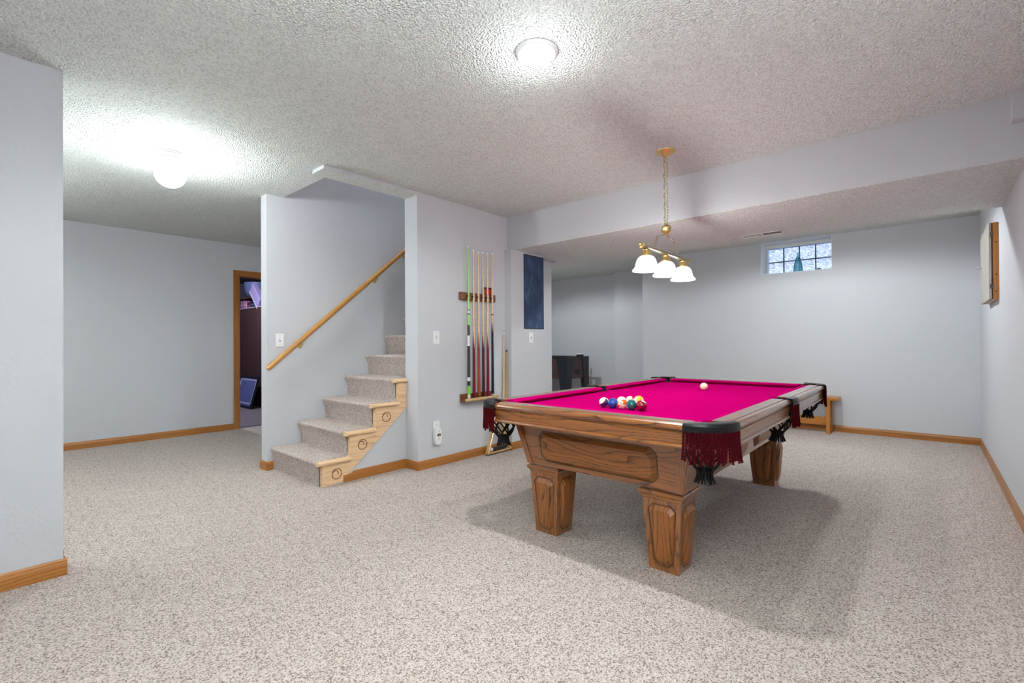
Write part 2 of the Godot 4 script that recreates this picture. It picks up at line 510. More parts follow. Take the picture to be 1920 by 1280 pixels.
func room():
	slab("floor", [[XC - 0.012, XE + 0.14, -0.12, 0, -8.4, ZN + 0.14]], M.carpet, "beige speckled carpet")
	slab("ceiling", [[XC - 0.12, XE + 0.14, H, H + 0.2, ZO, ZN + 0.14], [XC - 0.12, XB2 + 0.03, H, H + 0.2, -8.4, ZO], [XA2 + 0.06, XE + 0.14, H, H + 0.2, ZW - 0.36, ZO], [XA2 + 0.06, -3.05, H, H + 0.2, -8.4, ZW - 0.36], [XB2 + 0.03, XA2 + 0.06, H, H + 0.2, -8.4, -4.6], [XA2 + 0.001, XA - 0.001, 2.4127, 2.4145, ZA, -1.7017]], M.popcorn, "white popcorn ceiling")
	slab("wall_left", [[XC - 0.12, XC, 0, H, -2.293, ZN], [XC - 0.12, XC, 2.036, H, -3.06, -2.293], [XC - 0.12, XC, 0, H, -8.4, -3.06]], M.wall)
	slab("wall_near_left", [[XD - 0.125, XD, 0, H, ZD, ZN]], M.wall)
	slab("wall_right", [[XE, XE + 0.14, 0, H, -8.4, ZN]], M.wall)
	slab("wall_front", [[XC - 0.12, XE + 0.14, 0, H, ZN, ZN + 0.14]], M.wall)
	slab("wall_back", [[-3.408, -1.688, 0, H, ZW - 0.36, ZW], [-1.688, -0.886, 0, 2.0145, ZW - 0.36, ZW], [-0.886, XE, 0, H, ZW - 0.36, ZW]], M.wall)
	slab("wall_alcove", [[-3.408, -3.05, 0, H, -8.4, ZW - 0.36], [-4.442, -3.408, 0, H, -8.4, -7.98], [XC, -4.442, 0, H, -8.4, -8.16]], M.wall)
	slab("wall_cue", [[XA2, XA, 0, H + 0.001, ZPE, ZA], [XA2, XA, 2.4145, H, ZA, -1.7017], [XA, XP, 0, HS, ZPE, ZP]], M.wall)
	slab("wall_stair", [[XB2, XB, 0, H, -4.6, ZB], [XB2, XB, H, 4.95, -4.6, ZO]], M.wall)
	slab("wall_stairwell", [[XA2, XA, H + 0.001, 4.95, -4.6, ZO + 0.05], [XB, XA2, 0, 4.95, -4.62, -4.5], [XA2, XA2 + 0.1, 0, H, -4.62, ZPE], [XB2, XA, H + 0.2, 4.95, ZO, ZO + 0.1], [XB2, XA, 4.95, 5.05, -4.62, ZO + 0.1]], M.wall)
	slab("wall_soffit", [[XA, XE, HS + 0.004, H, ZK, ZS], [XC, XA, HS + 0.004, H, ZK, -4.62], [0.347, XE, 2.284, H, ZS, -3.655]], M.wall)
	slab("ceiling_soffit", [[XA, XE, HS, HS + 0.004, ZK, ZS], [XC, XA, HS, HS + 0.004, ZK, -4.62]], M.popcorn)
	# triangle of wall under the stair stringer
	var b := B.new()
	b.prism(PackedVector2Array([Vector2(-1.925, 0), Vector2(ZA, 0), Vector2(ZA, 0.545)]), Vector3.BACK, Vector3.UP, Vector3.RIGHT, XA2 - 0.07, XA2)
	struct("wall_under_stair", b, M.wall)
	var U := Vector3.ZERO
	baseboard("left", [[Vector3(XC, 0, ZN), Vector3(XC, 0, -2.232), Vector3.RIGHT], [Vector3(XC, 0, -3.12), Vector3(XC, 0, -8.16), Vector3.RIGHT]])
	baseboard("near_left", [[Vector3(XD, 0, ZN), Vector3(XD, 0, ZD - 0.013), Vector3.RIGHT], [Vector3(XD + 0.0, 0, ZD), Vector3(XD - 0.125, 0, ZD), Vector3.FORWARD], [Vector3(XD - 0.125, 0, ZD - 0.013), Vector3(XD - 0.125, 0, ZN), Vector3.LEFT]])
	baseboard("stair", [[Vector3(XB2 - 0.013, 0, ZB), Vector3(XB + 0.013, 0, ZB), Vector3.BACK], [Vector3(XB, 0, ZB), Vector3(XB, 0, -1.742), Vector3.RIGHT], [Vector3(XB2, 0, ZB), Vector3(XB2, 0, -4.6), Vector3.LEFT]])
	baseboard("cue", [[Vector3(XA2, 0, -1.94), Vector3(XA2, 0, ZA), Vector3.RIGHT], [Vector3(XA2, 0, ZA), Vector3(XA + 0.013, 0, ZA), Vector3.BACK], [Vector3(XA, 0, ZA), Vector3(XA, 0, ZP), Vector3.RIGHT], [Vector3(XA, 0, ZP), Vector3(XP + 0.013, 0, ZP), Vector3.BACK], [Vector3(XP, 0, ZP), Vector3(XP, 0, ZPE), Vector3.RIGHT]])
	baseboard("back", [[Vector3(-3.408, 0, ZW), Vector3(XE, 0, ZW), Vector3.BACK], [Vector3(-4.442, 0, -7.98), Vector3(-3.408, 0, -7.98), Vector3.BACK], [Vector3(XC, 0, -8.16), Vector3(-4.442, 0, -8.16), Vector3.BACK]])
	baseboard("right", [[Vector3(XE, 0, ZW), Vector3(XE, 0, ZN), Vector3.LEFT]])
	# doorway in the left wall: jambs and casings
	var d := thing("door_1", "stained wood door frame in the left wall", "", Vector3(XC, 0, -2.67))
	d.remove_meta("category")
	d.set_meta("kind", "structure")
	for z in [-2.293, -3.06 + 0.018]:
		var j := B.new(d.position)
		j.box(Vector3(XC - 0.12, 0, z - 0.018), Vector3(XC + 0.002, 2.036, z), 0.002)
		put(j, "jamb", M.trim, d)
	var hd := B.new(d.position)
	hd.box(Vector3(XC - 0.12, 2.018, -3.06), Vector3(XC + 0.002, 2.036, -2.293), 0.002)
	put(hd, "head_jamb", M.trim, d)
	for z in [-2.231, -3.05]:
		var cs := B.new(d.position)
		cs.prism(PackedVector2Array([Vector2(0, 0), Vector2(0.018, 0), Vector2(0.018, 0.012), Vector2(0.013, 0.03), Vector2(0.010, 0.062), Vector2(0, 0.062)]), Vector3.RIGHT, Vector3.FORWARD, Vector3.UP, 0, 2.032, Vector3(XC, 0, z))
		put(cs, "casing", M.trim, d)
	var ct := B.new(d.position)
	ct.prism(PackedVector2Array([Vector2(0, 0), Vector2(0.010, 0), Vector2(0.013, 0.03), Vector2(0.018, 0.05), Vector2(0.018, 0.062), Vector2(0, 0.062)]), Vector3.RIGHT, Vector3.UP, Vector3.FORWARD, 2.231, 3.112, Vector3(XC, 2.032, 0))
	put(ct, "head_casing", M.trim, d)

# ---------------------------------------------------------------- staircase
func stairs():
	var run := 0.2335
	var s := thing("staircase", "carpeted staircase with pale wood stringer climbing behind the handrail wall", "stairs", Vector3(-3.95, 0, -1.8))
	for i in 12:
		var b := B.new(s.position)
		var zr := -1.762 - run * i
		var zn := zr + 0.034
		var y0 := 0.2 * i
		var y1 := 0.2 * (i + 1)
		var pg := PackedVector2Array([Vector2(zr, y0 - (0.0 if i == 0 else 0.005)), Vector2(zr + 0.004, y1 - 0.1), Vector2(zn - 0.004, y1 - 0.034), Vector2(zn + 0.004, y1 - 0.022), Vector2(zn + 0.003, y1 - 0.01), Vector2(zn - 0.006, y1 - 0.002), Vector2(zn - 0.02, y1), Vector2(zr - run - 0.01, y1 + 0.002), Vector2(zr - run - 0.01, y0)])
		b.prism(pg, Vector3.BACK, Vector3.UP, Vector3.RIGHT, XB + 0.004, -3.552 if i < 4 else XA2 - 0.002, Vector3.ZERO, true)
		put(b, "step", M.carpet, s)
	# stringer plate
	var st := B.new(s.position)
	var pg2 := PackedVector2Array([Vector2(-1.766, 0.002)])
	for i in 4:
		pg2.append(Vector2(-1.766 - run * i, 0.2 * (i + 1) - 0.036))
		if i < 3: pg2.append(Vector2(-1.766 - run * (i + 1), 0.2 * (i + 1) - 0.036))
	pg2.append(Vector2(ZA + 0.003, 0.764)); pg2.append(Vector2(ZA + 0.003, 0.535)); pg2.append(Vector2(-1.913, 0.002))
	st.prism(pg2, Vector3.BACK, Vector3.UP, Vector3.RIGHT, -3.556, XA2 + 0.012)
	var plate := put(st, "stringer", M.maple, s)
	for c in [Vector2(-1.884, 0.083), Vector2(-2.112, 0.278), Vector2(-2.342, 0.478)]:
		var pts: Array = []
		for k in 44:
			var t := TAU * 1.45 * k / 43.0
			var r := 0.040 if t < TAU * 0.95 else 0.040 - 0.034 * (t - TAU * 0.95) / (TAU * 0.5)
			pts.append(Vector3(XA2 + 0.012, c.y + sin(t + 0.5) * r, c.x + cos(t + 0.5) * r))
		var sw := B.new(s.position)
		sw.tube(pts, 0.0035, 6)
		put(sw, "scroll", M.stain, plate)
	# grey painted skirt strip under the slanted edge
	var sk := B.new(s.position)
	sk.prism(PackedVector2Array([Vector2(-1.905, 0.0), Vector2(-1.935, 0.0), Vector2(ZA + 0.002, 0.518), Vector2(ZA + 0.002, 0.54)]), Vector3.BACK, Vector3.UP, Vector3.RIGHT, XA2, XA2 + 0.010)
	put(sk, "skirt_strip", mat(c8(185, 187, 190), 0.6), s)
	for i in 4:
		var y1 := 0.2 * (i + 1)
		var z0 := -1.728 - run * i
		var z1: float = -1.762 - run * (i + 1) - 0.002 if i < 3 else ZA + 0.003
		var tr := B.new(s.position)
		tr.prism(PackedVector2Array([Vector2(-3.55, y1 - 0.034), Vector2(-3.505, y1 - 0.034), Vector2(-3.494, y1 - 0.028), Vector2(-3.489, y1 - 0.018), Vector2(-3.494, y1 - 0.007), Vector2(-3.505, y1 - 0.002), Vector2(-3.55, y1 - 0.002)]), Vector3.RIGHT, Vector3.UP, Vector3.FORWARD, -z0, -z1, Vector3.ZERO, true)
		put(tr, "tread_return", M.maple, s)
		if i < 4:
			var bind := B.new(s.position)   # dark serged edge of the carpet beside each riser
			var zr := -1.762 - run * i
			bind.box(Vector3(-3.553, y1 - 0.17 if i > 0 else 0.0, zr - 0.001), Vector3(-3.5505, y1 - 0.034, zr + 0.005), 0.001)
			put(bind, "binding", mat(c8(84, 80, 84), 0.9), s)
	# handrail
	var hr := thing("handrail", "round golden wood handrail slanting up the grey stair wall", "handrail", Vector3(-4.31, 0.892, -1.67))
	var b2 := B.new(hr.position)
	var p0 := Vector3(-4.312, 0.895, -1.672)
	var dir := Vector3(0, 1.227, -1.43).normalized()
	var L := 3.1
	b2.tube([p0, p0 + dir * 0.004, p0 + dir * 0.01, p0 + dir * 1.0, p0 + dir * L], [0.016, 0.021, 0.0235, 0.0235, 0.0235], 18)
	put(b2, "rail", M.rail, hr)
	for t in [0.41, 1.45, 1.93, 2.7]:
		var q: Vector3 = p0 + dir * t
		var k := B.new(hr.position)
		k.tube([q + Vector3(0, -0.02, 0), q + Vector3(0, -0.045, 0), q + Vector3(-0.02, -0.065, 0), q + Vector3(-0.062, -0.068, 0)], 0.006, 8)
		k.lathe([Vector2(0, 0.0), Vector2(0.022, 0.0), Vector2(0.022, 0.004), Vector2(0.012, 0.01), Vector2(0, 0.01)], 14, Vector3(XB, q.y - 0.068, q.z), Vector3.RIGHT)
		k.box(q + Vector3(-0.012, -0.027, -0.03), q + Vector3(0.012, -0.020, 0.03), 0.002)
		put(k, "bracket", M.brass, hr)

# ---------------------------------------------------------------- lamps
func lights():
	# flush lamps: one over the near end of the table; the others are out of sight, mostly added as fill
	var list := [
		[Vector3(-1.337, H, -1.698), "small round flush ceiling light over near end of pool table", 1.0],
		[Vector3(-1.3, H, 1.3), "added fill ceiling light behind the camera", 0.2],
		[Vector3(-5.0, H, 0.8), "added fill ceiling light in the side hall beyond the near left wall", 0.5],
		[Vector3(-0.9, H, -5.4), "unseen ceiling light beyond the soffit lighting the window wall", 1.15],  # out of view, placed to light the back wall and floor
		[Vector3(-4.9, H, -6.2), "added fill ceiling light beyond the soffit above the foosball table", 1.1],
		[Vector3(-3.95, 4.95, -3.0), "added fill ceiling light at the top of the stairs", E_STAIR_FILL]]
	for w in list:
		var at: Vector3 = w[0]
		var t := thing("ceiling_or_fill_light", w[1], "ceiling light", at)
		var b := B.new(at)
		b.lathe([Vector2(0.060, -0.022), Vector2(0.066, -0.024), Vector2(0.082, -0.020), Vector2(0.092, -0.012), Vector2(0.096, -0.004), Vector2(0.097, 0.0)], 40, at)
		put(b, "rim", M.white, t)
		var dm := B.new(at)
		dm.lathe([Vector2(0, -0.040), Vector2(0.02, -0.0395), Vector2(0.040, -0.036), Vector2(0.054, -0.029), Vector2(0.061, -0.020), Vector2(0.061, -0.014), Vector2(0, -0.014)], 32, at)
		put(dm, "lens", lamp_mat(Color(1, 1, 1), 2.5), t)
		var sp := SpotLight3D.new()
		sp.name = "lens_light"
		sp.spot_angle = 86.0; sp.spot_angle_attenuation = 0.3; sp.spot_range = 14.0; sp.spot_attenuation = 2.0
		sp.light_energy = E_FLUSH * w[2]; sp.light_color = LAMP; sp.light_size = 0.06; sp.shadow_enabled = true
		t.add_child(sp, true)
		sp.position = Vector3(0, -0.046, 0)
		sp.rotation = Vector3(-PI / 2, 0, 0)
		omni(t, Vector3(0, -0.075, 0), E_HALO * w[2], 0.03)
	# added fill uplights, out of sight, to brighten the ceiling
	for w in [[Vector3(0.2, 0, 0.22), "added fill uplight on a stand behind the camera", E_FILL_UP], [Vector3(-4.7, 0, 1.3), "added fill uplight on a stand in the side hall beyond the near left wall", E_FILL_UP * 0.5]]:
		var fp: Vector3 = w[0]
		var fl := thing("added_uplight", w[1], "added uplight", fp)
		var f1 := B.new(fp)
		f1.lathe([Vector2(0.0, 0.0), Vector2(0.14, 0.0), Vector2(0.14, 0.012), Vector2(0.03, 0.03), Vector2(0.014, 0.05), Vector2(0.0, 0.05)], 28, fp)
		put(f1, "base", M.black, fl)
		var f2 := B.new(fp)
		f2.lathe([Vector2(0.014, 0.04), Vector2(0.012, 1.55), Vector2(0.0, 1.55)], 16, fp)
		put(f2, "pole", M.black, fl)
		var f3 := B.new(fp)
		f3.lathe([Vector2(0.0, 1.54), Vector2(0.05, 1.55), Vector2(0.13, 1.60), Vector2(0.17, 1.66), Vector2(0.165, 1.66), Vector2(0.12, 1.61), Vector2(0.0, 1.57)], 32, fp)
		put(f3, "bowl", M.white, fl)
		var f4 := B.new(fp)
		f4.ball(fp + Vector3(0, 1.625, 0), 0.035, 16)
		put(f4, "bulb", lamp_mat(Color(1, 1, 1), 4.0), fl)
		var up := SpotLight3D.new()
		up.name = "bulb_light"
		up.spot_angle = 80.0; up.spot_angle_attenuation = 0.6; up.spot_range = 14.0; up.spot_attenuation = 2.0
		up.light_energy = w[2]; up.light_color = LAMP; up.light_size = 0.04; up.shadow_enabled = true
		fl.add_child(up, true)
		up.position = Vector3(0, 1.67, 0)
		up.rotation = Vector3(PI / 2, 0, 0)
	# globe near the left hallway
	var gp := Vector3(-3.92, H, -0.885)
	var g := thing("globe_light", "white glass globe ceiling light left of the staircase", "ceiling light", gp)
	var gb := B.new(gp)
	gb.lathe([Vector2(0.052, -0.066), Vector2(0.060, -0.062), Vector2(0.060, -0.046), Vector2(0.056, -0.042), Vector2(0.063, -0.036), Vector2(0.063, -0.018), Vector2(0.060, -0.015), Vector2(0.070, -0.010), Vector2(0.070, 0.0)], 32, gp)
	put(gb, "base", M.white, g)
	var gl := B.new(gp)
	gl.ball(gp + Vector3(0, -0.152, 0), 0.094, 32)
	put(gl, "globe", lamp_mat(Color(1, 1, 1), 1.6), g)
	omni(g, Vector3(0, -0.152, 0), E_GLOBE, 0.06)
	# three-shade pendant over the table
	var pp := Vector3(-1.362, H, -3.176)
	var p := thing("pendant_light", "brass three shade billiard pendant hanging on chains over the pool table", "pendant light", pp)
	var cn := B.new(pp)
	cn.lathe([Vector2(0, -0.046), Vector2(0.012, -0.046), Vector2(0.016, -0.036), Vector2(0.026, -0.032), Vector2(0.030, -0.022), Vector2(0.056, -0.016), Vector2(0.066, -0.006), Vector2(0.067, 0.0)], 32, pp)
	put(cn, "canopy", M.brass, p)
	for sd in [-1, 1]:
		var ch := B.new(pp)
		var n := 22
		for i in n:
			var y := H - 0.05 - (0.46 / n) * (i + 0.5)
			var zz: float = pp.z + sd * (0.022 + 0.004 * sin(i * 0.9 + sd))
			var ax := Vector3.RIGHT if i % 2 == 0 else Vector3.BACK
			var pts: Array = []
			for k in 10:
				var a := TAU * k / 10.0
				pts.append(Vector3(pp.x, y, zz) + ax * cos(a) * 0.0065 + Vector3.UP * sin(a) * 0.0135)
			ch.tube(pts, 0.0016, 5, true)
		put(ch, "chain", M.chain, p, "", "stuff")
	var cord := B.new(pp)
	var cp: Array = []
	for i in 26:
		var f := i / 25.0
		cp.append(Vector3(pp.x + 0.006 * sin(f * 40), H - 0.045 - 0.47 * f, pp.z + 0.026 + 0.006 * cos(f * 40)))
	cord.tube(cp, 0.0022, 5)
	put(cord, "cord", mat(c8(170, 140, 80), 0.4), p)
	var kn := B.new(pp)
	kn.lathe([Vector2(0, 1.858), Vector2(0.012, 1.858), Vector2(0.018, 1.868), Vector2(0.030, 1.874), Vector2(0.034, 1.886), Vector2(0.030, 1.898), Vector2(0.034, 1.908), Vector2(0.026, 1.918), Vector2(0.014, 1.922), Vector2(0.010, 1.934), Vector2(0, 1.934)], 20, Vector3(pp.x, 0, pp.z))
	put(kn, "hub", M.brass, p)
	var bar := B.new(pp)
	bar.box(Vector3(pp.x - 0.017, 1.712, -3.56), Vector3(pp.x + 0.017, 1.738, -2.80), 0.006)
	put(bar, "bar", M.silver, p)
	for sd in [-1, 1]:
		var am := B.new(pp)
		var z0: float = pp.z + sd * 0.02
		var q: Array = []
		for v in [[0.0, 1.868], [0.02, 1.848], [0.075, 1.838], [0.118, 1.825], [0.145, 1.79], [0.152, 1.765], [0.172, 1.738]]: q.append(Vector3(pp.x, v[1], z0 + sd * v[0]))
		am.tube(q, 0.0055, 8)
		put(am, "arm", M.silver, p)
	for z in [-2.79, -3.57]:
		var fin := B.new(pp)
		var ax := Vector3.BACK if z > -3 else Vector3.FORWARD
		fin.lathe([Vector2(0.017, 0), Vector2(0.019, 0.006), Vector2(0.012, 0.012), Vector2(0.016, 0.022), Vector2(0.010, 0.032), Vector2(0, 0.035)], 16, Vector3(pp.x, 1.725, z + (-0.012 if z > -3 else 0.012)), ax)
		put(fin, "finial", M.brass, p)
	for z in [-2.862, -3.165, -3.468]:
		var cu := B.new(pp)
		cu.lathe([Vector2(0.034, 1.664), Vector2(0.036, 1.672), Vector2(0.030, 1.676), Vector2(0.030, 1.694), Vector2(0.024, 1.700), Vector2(0.026, 1.708), Vector2(0.016, 1.714), Vector2(0, 1.714)], 20, Vector3(pp.x, 0, z))
		put(cu, "lamp_holder", M.brass, p)
		var sh := B.new(pp)
		sh.lathe([Vector2(0.030, 1.668), Vector2(0.046, 1.660), Vector2(0.058, 1.645), Vector2(0.066, 1.622), Vector2(0.071, 1.598), Vector2(0.080, 1.584), Vector2(0.088, 1.578), Vector2(0.089, 1.572), Vector2(0.086, 1.568), Vector2(0.076, 1.578), Vector2(0.068, 1.594), Vector2(0.062, 1.622), Vector2(0.054, 1.644), Vector2(0.042, 1.656), Vector2(0.028, 1.664)].map(func(v): return v), 32, Vector3(pp.x, 0, z))
		put(sh, "lamp_shade", lamp_mat(Color(1, 0.97, 0.93), 0.75), p)
		var bu := B.new(pp)
		bu.ball(Vector3(pp.x, 1.612, z), 0.027, 16)
		put(bu, "bulb", lamp_mat(Color(1, 0.97, 0.92), 4.0), p)
		omni(p, Vector3(0, 1.612 - H, z - pp.z), E_PEND, 0.027, Color(0.98, 0.99, 0.96))

# ---------------------------------------------------------------- pool table
const TX := -1.2915
const TZ := -3.1825
const HW := 0.6935
const HL := 1.2575
const T := 0.771
const BED := 0.739

func clipped(w: float, h0: float, h1: float, c: float, w1 := -1.0) -> PackedVector2Array:
	# rectangle with cut corners, half width w at h0 and w1 at h1
	if w1 < 0: w1 = w
	return PackedVector2Array([Vector2(-w + c, h0), Vector2(w - c, h0), Vector2(w, h0 + c), Vector2(w1, h1 - c), Vector2(w1 - c, h1), Vector2(-w1 + c, h1), Vector2(-w1, h1 - c), Vector2(-w, h0 + c)])

func pool_table():
	var o := Vector3(TX, 0, TZ)
	var t := thing("pool_table", "oak pool table with bright magenta cloth and red fringed leather pockets", "pool table", o)
	# cloth bed with pocket holes
	var bed := PackedVector2Array([Vector2(-HW + 0.08, -HL + 0.08), Vector2(HW - 0.08, -HL + 0.08), Vector2(HW - 0.08, HL - 0.08), Vector2(-HW + 0.08, HL - 0.08)])
	for c in [Vector2(-1, -1), Vector2(1, -1), Vector2(1, 1), Vector2(-1, 1), Vector2(-1, 0), Vector2(1, 0)]:
		var ctr := Vector2(c.x * (HW - 0.115), c.y * (HL - 0.115))
		if c.y == 0: ctr.x = c.x * (HW - 0.085)
		var hole := PackedVector2Array()
		for k in 24: hole.append(ctr + Vector2(cos(TAU * k / 24), sin(TAU * k / 24)) * (0.066 if c.y != 0 else 0.06))
		bed = Geometry2D.clip_polygons(bed, hole)[0]
	var cb := B.new(o)
	cb.prism(bed, Vector3.RIGHT, Vector3.BACK, Vector3.UP, BED - 0.006, BED, o)
	put(cb, "bed_cloth", M.cloth, t)
	var sl := B.new(o)
	sl.prism(bed, Vector3.RIGHT, Vector3.BACK, Vector3.UP, 0.70, BED - 0.006, o)
	put(sl, "slate", mat(c8(70, 62, 58), 0.8), t)
	# rails: wood and cushion; p grows inwards from the outer edge
	var wood_pg := PackedVector2Array([Vector2(0.098, T), Vector2(0.036, T), Vector2(0.034, T - 0.005), Vector2(0.029, T - 0.005), Vector2(0.027, T - 0.001), Vector2(0.008, T - 0.002), Vector2(0.001, T - 0.008), Vector2(-0.002, T - 0.017), Vector2(0.001, T - 0.026), Vector2(0.007, T - 0.031), Vector2(0.014, T - 0.033), Vector2(0.014, T - 0.038), Vector2(0.008, T - 0.042), Vector2(0.012, T - 0.086), Vector2(0.012, T - 0.090), Vector2(0.006, T - 0.093), Vector2(0.003, T - 0.099), Vector2(0.006, T - 0.106), Vector2(0.016, T - 0.108), Vector2(0.06, T - 0.108), Vector2(0.06, T - 0.05), Vector2(0.098, T - 0.05)])
	var cush := PackedVector2Array([Vector2(0.094, T - 0.0005), Vector2(0.135, T - 0.003), Vector2(0.147, T - 0.006), Vector2(0.150, T - 0.010), Vector2(0.147, T - 0.015), Vector2(0.122, BED + 0.002), Vector2(0.10, BED), Vector2(0.094, BED)])
	var hole_end := 0.150     # from the corner to where a rail starts
	var segs := [
		[Vector3(0, 0, HL), Vector3.FORWARD, Vector3.RIGHT, -HW + hole_end, HW - hole_end, 1.0, 1.0],
		[Vector3(0, 0, -HL), Vector3.BACK, Vector3.RIGHT, -HW + hole_end, HW - hole_end, 1.0, 1.0],
		[Vector3(HW, 0, 0), Vector3.LEFT, Vector3.BACK, -HL + hole_end, -0.068, 1.0, 0.35],
		[Vector3(HW, 0, 0), Vector3.LEFT, Vector3.BACK, 0.068, HL - hole_end, 0.35, 1.0],
		[Vector3(-HW, 0, 0), Vector3.RIGHT, Vector3.BACK, -HL + hole_end, -0.068, 1.0, 0.35],
		[Vector3(-HW, 0, 0), Vector3.RIGHT, Vector3.BACK, 0.068, HL - hole_end, 0.35, 1.0]]
	for s in segs:
		var b := B.new(o)
		b.uvo = Vector2(rng.randf() * 2.6, rng.randf() * 0.65)
		b.prism(wood_pg, s[1], Vector3.UP, s[2], s[3], s[4], o + s[0])
		var rail := put(b, "rail", M.oak, t)
		var c := B.new(o)
		# nose ends recede towards the pocket
		c.prism(cush, s[1], Vector3.UP, s[2], s[3] - 0.094 * s[5] * 0.0 - 0.010, s[4] + 0.010, o + s[0], false, s[5] * 0.25, -s[6] * 0.25)
		put(c, "cushion", M.cloth, rail)
	# cabinet: four slanted panels
	var cx := -1.3135
	var cz := -3.1885
	var w0 := 0.4615
	var l0 := 1.0365
	var fl := 0.064
	var y0 := 0.405
	var y1 := 0.70
	var C := Vector3(cx, 0, cz)
	for k in 4:
		var ang := k * PI / 2
		var n := Vector3(sin(ang), 0, cos(ang))          # outward
		var r := Vector3(cos(ang), 0, -sin(ang))
		var hw := w0 if k % 2 == 0 else l0
		var hd := l0 if k % 2 == 0 else w0
		var b := B.new(o)
		b.uvo = Vector2(rng.randf() * 2.6, rng.randf() * 0.65)
		var q := [C + r * -hw + n * hd + Vector3(0, y0, 0), C + r * hw + n * hd + Vector3(0, y0, 0), C + r * (hw + fl) + n * (hd + fl) + Vector3(0, y1, 0), C + r * -(hw + fl) + n * (hd + fl) + Vector3(0, y1, 0)]
		var inn: Array = []
		for e in q: inn.append(e - n * 0.02)
		b.poly(q, n, r, Vector3.UP)
		b.poly(inn, -n, r, Vector3.UP)
		b.poly([q[0], q[1], inn[1], inn[0]], Vector3.DOWN, r, n)
		b.poly([q[0], q[3], inn[3], inn[0]], -r, Vector3.UP, n)
		b.poly([q[1], q[2], inn[2], inn[1]], r, Vector3.UP, n)
		# corner stile at both ends
		var up: Vector3 = (q[3] - q[0] + q[2] - q[1]).normalized()
		var pn := up.cross(r).normalized()
		if pn.dot(n) < 0: pn = -pn
		var panel := put(b, "end_panel" if k % 2 == 0 else "side_panel", M.oak, t)
		for sgn in [-1.0, 1.0]:
			var e := B.new(o)
			e.uvo = Vector2(rng.randf(), rng.randf())
			var a0: Vector3 = q[1] if sgn > 0 else q[0]
			var a1: Vector3 = q[2] if sgn > 0 else q[3]
			var wd: Vector3 = r * sgn * -0.038
			var th := pn * 0.005
			e.poly([a0 + th, a1 + th, a1 + wd + th, a0 + wd + th], pn, Vector3.UP, r)
			e.poly([a0 + wd, a1 + wd, a1 + wd + th, a0 + wd + th], -r * sgn, Vector3.UP, pn)
			e.poly([a0, a1, a1 + th, a0 + th], r * sgn, Vector3.UP, pn)
			e.poly([a0, a0 + wd, a0 + wd + th, a0 + th], Vector3.DOWN, r, pn)
			put(e, "corner_stile", M.oak, panel)
		var cs := [0.0] if k % 2 == 0 else [-0.5, 0.5]
		for cc in cs:
			var pw := 0.345 if k % 2 == 0 else 0.40
			var rp := B.new(o)
			rp.uvo = Vector2(rng.randf() * 2.6, rng.randf() * 0.65)
			var O: Vector3 = C + n * hd + Vector3(0, y0, 0) + r * cc + pn * 0.0008
			rp.raised(clipped(pw, 0.035, 0.205, 0.03), clipped(pw - 0.020, 0.055, 0.185, 0.026), 0.018, O, r, up, pn)
			put(rp, "raised_panel", M.oak_panel, panel)
			var fr := B.new(o)
			var og := clipped(pw + 0.004, 0.031, 0.209, 0.03)
			for i in og.size():
				var a := O + r * og[i].x + up * og[i].y
				var bq := O + r * og[(i + 1) % og.size()].x + up * og[(i + 1) % og.size()].y
				fr.tube([a, bq], 0.003, 5)
			put(fr, "bead", M.oak_dark, panel)
	# apron filler under the slate
	var ap := B.new(o)
	ap.box(o + Vector3(-HW + 0.07, 0.664, -HL + 0.07), o + Vector3(HW - 0.07, 0.70, HL - 0.07))
	var apm := PackedVector2Array([Vector2(-HW + 0.07, -HL + 0.17), Vector2(-HW + 0.17, -HL + 0.07), Vector2(HW - 0.17, -HL + 0.07), Vector2(HW - 0.07, -HL + 0.17), Vector2(HW - 0.07, -0.09), Vector2(HW - 0.17, -0.06), Vector2(HW - 0.17, 0.06), Vector2(HW - 0.07, 0.09), Vector2(HW - 0.07, HL - 0.17), Vector2(HW - 0.17, HL - 0.07), Vector2(-HW + 0.17, HL - 0.07), Vector2(-HW + 0.07, HL - 0.17), Vector2(-HW + 0.07, 0.09), Vector2(-HW + 0.17, 0.06), Vector2(-HW + 0.17, -0.06), Vector2(-HW + 0.07, -0.09)])
	var ap2 := B.new(o)
	ap2.prism(apm, Vector3.RIGHT, Vector3.BACK, Vector3.UP, 0.668, 0.70, o)
	put(ap2, "frame", M.oak_dark, t)
	# legs
	for lx in [-1.675, -0.965]:
		for lz in [-2.268, -4.11]:
			leg(t, o, Vector3(lx, 0, lz))
	# pockets
	for k in 4:
		var b := Basis(Vector3.UP, [0.0, PI / 2, PI, -PI / 2][k])
		# corner local frame: +x and +z point outwards for k = 0
		pocket(t, o, Transform3D(b, Vector3([1, 1, -1, -1][k] * HW, 0, [1, -1, -1, 1][k] * HL) + o), true)
	pocket(t, o, Transform3D(Basis(), o + Vector3(HW, 0, 0)), false)
	pocket(t, o, Transform3D(Basis(Vector3.UP, PI), o + Vector3(-HW, 0, 0)), false)

